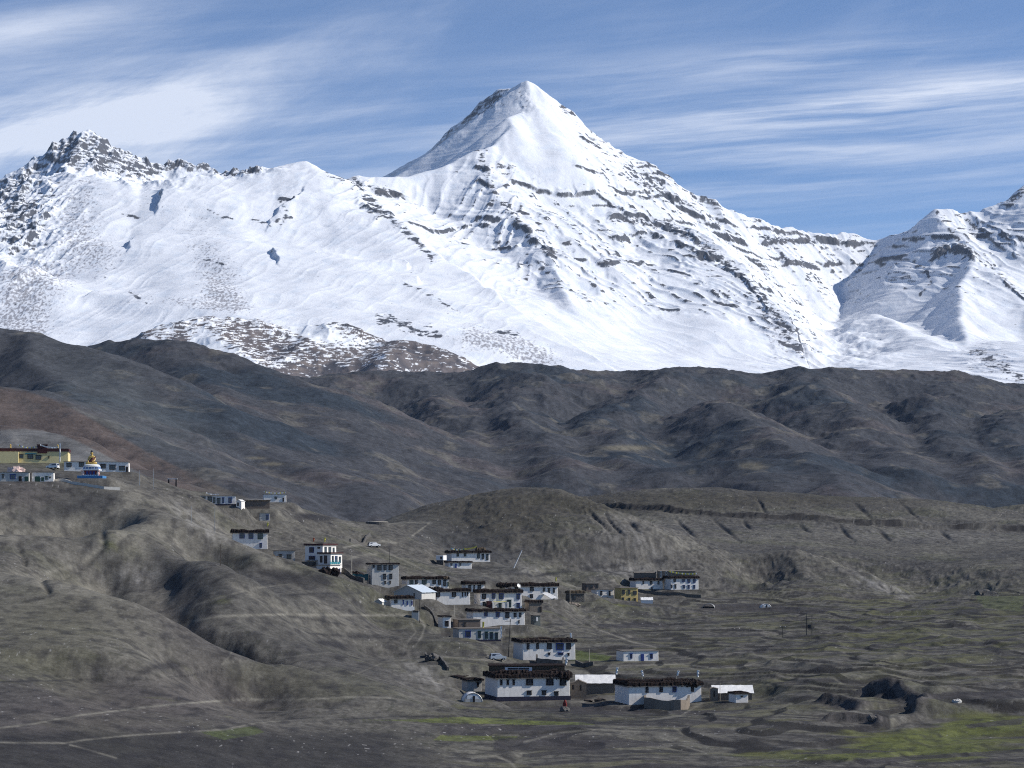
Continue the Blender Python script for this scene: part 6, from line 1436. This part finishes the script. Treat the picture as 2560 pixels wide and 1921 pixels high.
# ---- vehicles
def car(label, px_, py_, D, yaw, paint, L_=4.3, Wd=1.75, H_=1.75, roofm=None):
    P = pos(px_, py_, D); g = gz(P[0], D)
    g = P[2] if abs(g - P[2]) > 1.5 else g
    r = thing('parked_car', label, 'car', (P[0], D, g + .02), math.radians(yaw), 'parked cars')
    prof = [(-.5, .22), (-.5, .50), (-.47, .58), (-.43, .98), (-.36, 1.0), (.10, 1.0), (.24, .66), (.47, .56), (.5, .44), (.5, .22)]
    bm = B(); a = [bm.verts.new((x * L_, -Wd / 2 + (.12 if z > .7 else 0), z * H_)) for x, z in prof]; b = [bm.verts.new((x * L_, Wd / 2 - (.12 if z > .7 else 0), z * H_)) for x, z in prof]
    bm.faces.new(a[::-1]); bm.faces.new(b); n = len(prof)
    for i in range(n): j = (i + 1) % n; bm.faces.new((a[i], a[j], b[j], b[i]))
    bmesh.ops.bevel(bm, geom=list(bm.edges), offset=.05, segments=2, affect='EDGES')
    body = obj('body', bm, MT[paint], r, False)
    for sy in (-1, 1):
        for x0, x1, xt0, xt1 in ((-.40, -.15, -.37, -.15), (-.13, .17, -.13, .07)):
            bm = B(); yy = sy * (Wd / 2 - .055); q = [(x0, .66), (x1, .66), (xt1, .92), (xt0, .92)]
            f = [bm.verts.new((x * L_, yy + sy * .03 - sy * (.06 if z > .7 else 0), z * H_)) for x, z in q]; k = [bm.verts.new((v.co.x, v.co.y - sy * .06, v.co.z)) for v in f]
            bm.faces.new(f); bm.faces.new(k[::-1])
            for i in range(4): j = (i + 1) % 4; bm.faces.new((f[i], k[i], k[j], f[j]))
            obj('window', bm, MT['glass'], r)
    for xa, za, xb, zb, nm in ((.125, .95, .225, .70, 'windscreen'), (-.442, .92, -.478, .66, 'rear_window')):
        bm = B(); d = .03 * (1 if xa > 0 else -1)
        f = [bm.verts.new((x * L_ + d, y, z * H_ + .02)) for x, z, y in ((xa, za, -.62), (xa, za, .62), (xb, zb, .7), (xb, zb, -.7))]; k = [bm.verts.new(v.co - Vector((d * 2, 0, .04))) for v in f]
        bm.faces.new(f); bm.faces.new(k[::-1])
        for i in range(4): j = (i + 1) % 4; bm.faces.new((f[i], k[i], k[j], f[j]))
        obj(nm, bm, MT['glass'], r)
    for sx in (-.31, .32):
        for sy in (-1, 1):
            bm = B(); rod(bm, (sx * L_, sy * (Wd / 2 - .2), .33), (sx * L_, sy * (Wd / 2 + .03), .33), .34, n=14); wh = obj('wheel', bm, MT['tyre'], r)
            bm = B(); rod(bm, (sx * L_, sy * (Wd / 2 + .0), .33), (sx * L_, sy * (Wd / 2 + .05), .33), .19, n=10); obj('rim', bm, MT['steel'], wh)
    for sy in (-.6, .6):
        bm = B(); box(bm, .485 * L_, .505 * L_, sy - .18, sy + .18, .46 * H_, .55 * H_); obj('headlight', bm, MT['tin'], r)
        bm = B(); box(bm, -.512 * L_, -.49 * L_, sy - .12, sy + .12, .45 * H_, .58 * H_); obj('tail_light', bm, MT['red'], r)
car('white car on the dirt road above the village, nose to the right', 935, 1366, 778, 24, 'carw')
car('dark car with white roof half hidden behind rubble, left of the white car', 895, 1353, 800, 10, 'card')
car('white car parked before the cream yellow monastery', 132, 1167, 722, 160, 'carw')
car('silver grey car on the track behind the nearest farmhouse', 1244, 1648, 541, 15, 'carg', 4.0)
# ---- poles
def pole(label, px_, yt, yb, D, m='wood', r0=.10, lean=0.0, arms=False, name='utility_pole', cat='pole', group='utility poles', flag=None, flag_side=1):
    s = S(D); P = pos(px_, yb, D); x = P[0]; g = P[2]; gg = gz(x, D)
    if abs(gg - g) < 4: top = -(yt - HY) / FPX * D; h = top - gg; g = gg
    else: h = (yb - yt) * s
    if flag:
        r = thing(name, label, cat, (x, D, g), 0, group)
        bm = B(); rod(bm, (0, 0, -.5), (lean * s, 0, h), r0, r0 * .6); obj('pole', bm, MT[m], r)
        bm = B(); n = 8; hh = h * flag[1]; rows = []
        for i in range(n + 1):
            t = i / n; z = h - hh * t; w = .55 * (1 - .3 * t); xx = lean * s * z / h
            sw = .08 * math.sin(i * 1.7)
            rows.append([bm.verts.new((xx + flag_side * r0, sw * .2, z)), bm.verts.new((xx + flag_side * w * .55, sw, z - .05)), bm.verts.new((xx + flag_side * w, -sw, z - .1))])
        for a, b in zip(rows[:-1], rows[1:]):
            bm.faces.new((a[0], a[1], b[1], b[0])); bm.faces.new((a[1], a[2], b[2], b[1]))
        o = obj('flag', bm, MT[flag[0]], r); o.modifiers.new('t', 'SOLIDIFY').thickness = .02
        return r
    if arms:
        r = thing(name, label, cat, (x, D, g), 0, group)
        bm = B(); rod(bm, (0, 0, -1), (lean * s, 0, h), r0, r0 * .7, 8); obj('pole', bm, MT[m], r)
        bm = B(); box(bm, -.8, .8, -.06, .06, h - .55, h - .43); arm = obj('crossarm', bm, MT['dark'], r)
        for xx in (-.7, 0, .7):
            bm = B(); lathe(bm, [(.05, h - .43), (.07, h - .3), (.03, h - .2)], 6, xx, 0); obj('insulator', bm, MT['whitecl'], arm)
        return r
    bm = B(); rod(bm, (0, 0, -1), (lean * s, 0, h), r0, r0 * .7, 8)
    o = obj(name, bm, MT[m]); o.location = (x, D, g); o['label'] = label; o['category'] = cat
    if group: o['group'] = group
    return o
for a in (('dark utility pole on the lower slope left of the stepped house', 551, 1360, 1430, 560, 'wood', .11), ('grey utility pole above the black roofed house, left', 537, 1268, 1312, 640, 'steel', .09), ('thin grey pole near the crest right of the gateway', 478, 1264, 1282, 640, 'steel', .08),
          ('thin grey pole on the crest right of the statue', 349, 1176, 1206, 660, 'steel', .09), ('thin grey pole further right of the statue', 384, 1171, 1200, 700, 'steel', .09), ('dark pole rising behind the tall grey house', 974, 1373, 1412, 655, 'dark', .08),
          ('thin pole between the balcony house and the drip stained house', 1049, 1497, 1540, 598, 'dark', .09), ('white pole below the drip stained house', 1136, 1512, 1533, 600, 'palewood', .09), ('weathered crooked pole beside the stepped house', 879, 1387, 1434, 640, 'palewood', .14),
          ('thin pole in the yard left of the shelf shed', 625, 1262, 1286, 735, 'dark', .07), ('thin pole right of the five window house', 1473, 1622, 1652, 548, 'palewood', .09), ('thin pole standing by the dark round mud house', 1425, 1478, 1502, 742, 'palewood', .09), ('thin lamp pole right of the leaning prayer pole', 1315, 1381, 1414, 785, 'dark', .05), ('crooked thin pole at the tarpaulin shed end', 1800, 1707, 1752, 456, 'palewood', .07)):
    pole(*a)
pole('tall dark utility pole with crossarm left of the five window house', 1270, 1548, 1628, 555, 'dark', .11, 6, True)
pole('dark utility pole with crossarm standing alone in the right fields', 1957, 1564, 1624, 640, 'dark', .11, 0, True)
pole('long leaning pale prayer pole on the village knoll', 1281, 1376, 1442, 778, 'whitecl', .2, 24, False, 'prayer_pole', 'prayer pole', None)
pole('white flag pole beside the monastery', 148, 1108, 1164, 725, 'palewood', .10, 0, False, 'flag_pole', 'flag pole', 'prayer flag poles', ('whitecl', .75))
pole('pole with yellow flag at the back of the stepped house', 810, 1344, 1366, 652, 'palewood', .06, 0, False, 'flag_pole', 'flag pole', 'prayer flag poles', ('yellow', .45))
pole('pole with orange flag on the stepped house roof', 782, 1344, 1360, 650, 'palewood', .05, 0, False, 'flag_pole', 'flag pole', 'prayer flag poles', ('orange', .6))
pole('pole with yellow flag at the right end of the awning house roof', 1388, 1443, 1460, 704, 'palewood', .05, 0, False, 'flag_pole', 'flag pole', 'prayer flag poles', ('yellow', .6))
pole('pole with small pale flag over the black roofed house', 667, 1306, 1322, 672, 'palewood', .05, 0, False, 'flag_pole', 'flag pole', 'prayer flag poles', ('yellow', .6))
pole('pole with tall yellow flag by the mud sheds above the four window house', 1204, 1554, 1572, 590, 'palewood', .06, 2, False, 'flag_pole', 'flag pole', 'prayer flag poles', ('yellow', .9))
pole('white flag pole right of the four window house', 1254, 1565, 1590, 580, 'palewood', .06, 2, False, 'flag_pole', 'flag pole', 'prayer flag poles', ('whitecl', .6), -1)
pole('leaning white flag left on the long white house roof', 1606, 1675, 1692, 461, 'palewood', .05, -5, False, 'flag_pole', 'flag pole', 'prayer flag poles', ('whitecl', .9))
pole('leaning white flag in the middle of the long white house roof', 1690, 1676, 1692, 461, 'palewood', .05, 3, False, 'flag_pole', 'flag pole', 'prayer flag poles', ('whitecl', .8))
pole('thin flag pole at the right of the long white house roof', 1742, 1675, 1694, 461, 'palewood', .05, 0, False, 'flag_pole', 'flag pole', 'prayer flag poles', ('whitecl', .9))
pole('thin flag pole at the left of the long white house roof', 1538, 1668, 1690, 470, 'palewood', .05, 2, False, 'flag_pole', 'flag pole', 'prayer flag poles', ('whitecl', .8))
pole('white flag on the roof corner of the five window house', 1426, 1582, 1595, 560, 'palewood', .05, -2, False, 'flag_pole', 'flag pole', 'prayer flag poles', ('whitecl', .9))
pole('white flag pole at the right end of the nearest farmhouse roof', 1412, 1645, 1668, 474, 'palewood', .05, 2, False, 'flag_pole', 'flag pole', 'prayer flag poles', ('whitecl', .7))
# transformer stand
def transformer():
    D = 640; x, y, g = ground_at(2023, D); s = S(D); h = 6.8
    r = thing('transformer_stand', 'two dark poles carrying a square transformer in the right fields', 'transformer', (x, y, g))
    for xx in (-.8, .8):
        bm = B(); rod(bm, (xx, 0, -1), (xx, 0, h + (.4 if xx < 0 else 0)), .11, .08, 8); obj('pole', bm, MT['dark'], r)
    bm = B(); box(bm, -.5, .5, -.4, .4, h * .42, h * .42 + 1.1, 0, .05); t = obj('transformer_box', bm, MT['dark'], r)
    bm = B(); box(bm, -1.1, 1.1, -.08, .08, h * .40 - .1, h * .40); obj('platform', bm, MT['dark'], r)
    bm = B(); box(bm, -1.2, 1.2, -.06, .06, h - .5, h - .38); obj('crossarm', bm, MT['dark'], r)
transformer()
# gateway
def gateway():
    D = 752; P = pos(431, 1234, D); g = gz(P[0], D)
    r = thing('gateway', 'gateway of two dark posts with a pale lintel on the upper left crest', 'gateway', (P[0], D, g))
    for x in (-1.25, 1.25):
        bm = B(); box(bm, x - .22, x + .22, -.22, .22, -.5, 2.6, .02); obj('post', bm, MT['frame'], r)
    bm = B(); box(bm, -1.6, 1.7, -.2, .2, 2.603, 2.85); obj('lintel', bm, MT['whitecl'], r)
gateway()
# ---- prayer flag strings: small cloths on a sagging cord
def flags(label, a, b, D, sag, cols, dy=0.0, hh=.45):
    A, B_ = Vector(pos(a[0], a[1], D)), Vector(pos(b[0], b[1], D + dy)); r = thing('prayer_flag_string', label, 'prayer flags', A, 0, 'prayer flag strings')
    d = B_ - A; n = max(4, int(d.length / .45)); pr = None
    bm = B(); pts = []
    for i in range(n + 1):
        t = i / n; p = d * t - Vector((0, 0, sag * 4 * t * (1 - t))); pts.append(p)
        if pr is not None: rod(bm, pr, p, .02, n=4)
        pr = p
    obj('cord', bm, MT['palewood'], r)
    rr = random.Random(int(a[0]))
    for i in range(n):
        p, q = pts[i], pts[i + 1]; bm = B(); e = (q - p) * .08; k = Vector((0, rr.uniform(-.15, .15), -hh))
        v = [bm.verts.new(p + e), bm.verts.new(q - e), bm.verts.new(q - e + k), bm.verts.new(p + e + k * .95)]; bm.faces.new(v)
        o = obj('flag', bm, MT[cols[i % len(cols)]], r); o.modifiers.new('t', 'SOLIDIFY').thickness = .03
flags('white flag string above the small white shelf house', (659, 1227), (715, 1229), 802, .5, ['whitecl', 'yellow', 'whitecl'])
flags('green and white flag string on the left of the knoll house roof', (1128, 1369), (1160, 1372), 794, .4, ['teal', 'whitecl', 'yellow'])
flags('yellow flag string on the right of the knoll house roof', (1160, 1370), (1192, 1364), 794, .3, ['yellow'], 0, .6)
flags('yellow flag string over the blue windowed rightmost house', (1672, 1426), (1742, 1432), 868, .5, ['yellow', 'yellow', 'whitecl'], 0, .6)
flags('white flag string sagging at the long shelf building roof', (515, 1230), (548, 1234), 738, .3, ['whitecl'])
flags('white flag string over the monastery', (44, 1110), (98, 1113), 746, .8, ['whitecl', 'yellow', 'bluecl'])
flags('thin white flag string right of the monastery shrine', (100, 1110), (146, 1116), 740, .5, ['whitecl'])
# ---- piles on roofs and ground
def roof_pile(hl, label, u0, u1, y, size_z, m, seed, n=4):
    r, w, h, s = BUILT[hl]; cx = r.location
    px0, px1 = u0, u1; D = r.location.y + y
    bm = B(); rr = random.Random(seed); L_ = (u1 - u0) * s; n *= 2
    for i in range(n): lump(bm, ((i + .5) / n * L_ - L_ / 2, rr.uniform(-.3, .3), size_z * .25), (L_ / n * .95, .9, size_z * rr.uniform(.5, .75)), seed + i, .09, 3)
    o = obj('brushwood_stack', bm, MT[m]); o.location = (((u0 + u1) / 2 - HX) / FPX * r.location.y, D, r.location.z + h + .17); o['label'] = label; o['category'] = 'brushwood'; o['group'] = 'fuel stacks on the roofs'
FH = 'big whitewashed farmhouse with dark base and thick brushwood roof, nearest house of all'
roof_pile(FH, 'long swelling brushwood stack on the left half of the nearest farmhouse roof', 1246, 1335, 1.6, 1.7, 'brush', 11, 6)
roof_pile(FH, 'brushwood stack on the right half of the nearest farmhouse roof', 1376, 1424, 1.6, 1.5, 'brush', 17, 4)
roof_pile('long low white house with dark roof and a mud courtyard wall before it, lower right', 'brushwood stack along the right half of the long white house roof', 1656, 1745, 1.6, 1.3, 'brush', 23, 6)
roof_pile('white house with pale drip stains and a sagging black roof', 'round black brushwood stack on the drip stained house', 1064, 1106, 1.2, 1.5, 'brush', 31, 3)
roof_pile('white upper house with dark fringe, satellite dish and a leaning pale awning', 'black brushwood stack on the left of the awning house roof', 1242, 1282, 1.4, 1.3, 'brush', 37, 3)
roof_pile('white house with five dark windows and one large blue pane, behind the nearest farmhouse', 'pale brush pile on the five window house roof', 1300, 1400, 3, .8, 'hay', 41, 6)
roof_pile('white house on the grassy knoll with yellow flags along its dark roof', 'brown heap on the right of the knoll house roof', 1190, 1212, 2.5, 2.2, 'hay', 43, 2)
roof_pile('white two storey house with green windows and cluttered terrace roof', 'heap of brushwood on the cluttered terrace roof', 1085, 1118, 2, .9, 'hay', 47, 3)
roof_pile('white house with dark roof and pale balcony above the hairpin track', 'brush heap along the balcony house roof', 966, 1020, 2, 1.0, 'hay', 53, 4)
def gpile(label, px_, D, sx, sy, sz, m, seed, n, cat='heap', name='brush_heap'):
    x, y, g = ground_at(px_, D); bm = B(); rr = random.Random(seed)
    for i in range(n): lump(bm, (rr.uniform(-.5, .5) * sx, rr.uniform(-.5, .5) * sy, sz * .25), (sx / n * 1.3, sy * .4, sz * rr.uniform(.4, .75)), seed + i, .3)
    o = obj(name, bm, MT[m]); o.location = (x, y, g); o['label'] = label; o['category'] = cat
gpile('dark brush heap under the stepped house', 818, 622, 6, 3, 2.2, 'brush', 61, 6)
gpile('dark brush heap left of the tall grey house', 893, 655, 5, 3, 1.8, 'brush', 63, 5)
gpile('dark thorn heap below the grey flat roofed house', 688, 640, 5, 2.5, 1.6, 'hay', 65, 6)
gpile('heap of stones and scrap right of the awning house', 1440, 733, 5, 3, 1.4, 'mud', 67, 7, 'heap', 'rubble_heap')
gpile('pale dirty canvas heap at the left edge below the monastery', 35, 690, 6, 3, 2.6, 'pink', 69, 5, 'heap', 'canvas_heap')
gpile('dark stone heap under the scalloped window house', 1130, 592, 4, 2, 1.2, 'stone', 71, 6, 'heap', 'rubble_heap')
gpile('dark rubble heap on the slope left of the ruined shed', 1085, 520, 5, 3, 1.6, 'stone', 73, 7, 'heap', 'rubble_heap')
gpile('orange cloth heap on the fodder shed end', 1275, 480, 3, 1.5, 3.8, 'orange', 75, 4, 'heap', 'cloth_heap')
gpile('dark timber heap beside the gate lodge', 1492, 470, 3.5, 2, .9, 'wood', 77, 5, 'heap', 'timber_heap')
def cover_sheet():
    D = 641; P = pos(900, 1448, D)
    bm = B(); n = 12; rows = []
    for i in range(n + 1):
        x = -2.3 + 4.6 * i / n; z = 1.45 + .15 * math.sin(i * 1.3)
        rows.append([bm.verts.new((x, -.25 + .1 * math.sin(i * 2.1), -.4)), bm.verts.new((x, -.1, z * .6)), bm.verts.new((x, .1, z)), bm.verts.new((x, 1.6, z * .95)), bm.verts.new((x, 1.7, -.4))])
    for a, b in zip(rows[:-1], rows[1:]):
        for k in range(4): bm.faces.new((a[k], a[k + 1], b[k + 1], b[k]))
    bm.faces.new(rows[0]); bm.faces.new(rows[-1][::-1])
    o = obj('tarpaulin_cover', bm, MT['tarpg']); o.location = (P[0], D, P[2]); o['label'] = 'dark teal tarpaulin covered stack left of the tall grey house'; o['category'] = 'tarpaulin'
cover_sheet()
def cairn():
    D = 436; x, y, g = ground_at(1411, D)
    r = thing('cairn', 'dark stone cairn with dull red top in the field below the nearest farmhouse', 'cairn', (x, y, g))
    bm = B(); lump(bm, (0, 0, .3), (1.0, .8, .7), 5, .22); lump(bm, (.45, -.1, .15), (.6, .6, .4), 8, .2); obj('heap', bm, MT['stone'], r)
    bm = B(); lump(bm, (.1, 0, 1.4), (.42, .4, .85), 6, .14); obj('red_top', bm, MT['red'], r)
cairn()
# ---- boulders on the right slopes
for i, (bx, bD, sz, lb) in enumerate(((2395, 425, .9, 'pale boulder group by the stream bank'), (2455, 920, 4.0, 'dark pointed boulder mound at the far right meadow'), (2185, 402, .9, 'dark boulder under the small rock bank'))):
    x, y, g = ground_at(bx, bD); bm = B()
    for k in range(3): lump(bm, (rnd.uniform(-.8, .8) * sz, rnd.uniform(-.4, .4) * sz, sz * .2), (sz * rnd.uniform(.6, 1.1), sz * .6, sz * rnd.uniform(.5, .8)), i * 5 + k, .25)
    o = obj('boulder', bm, MT['greyw' if i == 0 else 'stone']); o.location = (x, y, g); o['label'] = lb; o['category'] = 'boulder'

for o in list(COL.objects):
    if o.parent is None and o.get('label'): o['kind'] = 'thing'
def haze():
    me = bpy.data.meshes.new('haze')
    bm = bmesh.new(); bmesh.ops.create_cube(bm, size=1); bm.to_mesh(me); bm.free()
    o = bpy.data.objects.new('haze', me); COL.objects.link(o)
    o.scale = (8000, 12200, 2300); o.location = (0, 5500, 1050)
    o['kind'] = 'stuff'
    m = bpy.data.materials.new('haze_air'); m.use_nodes = True
    nt = m.node_tree; nt.nodes.clear()
    v = nt.nodes.new('ShaderNodeVolumePrincipled')
    v.inputs['Color'].default_value = (0.62, 0.78, 1.0, 1)
    v.inputs['Density'].default_value = HAZE
    v.inputs['Anisotropy'].default_value = 0.0
    out = nt.nodes.new('ShaderNodeOutputMaterial'); nt.links.new(v.outputs[0], out.inputs['Volume'])
    me.materials.append(m)
HAZE = 1.2e-5
haze()
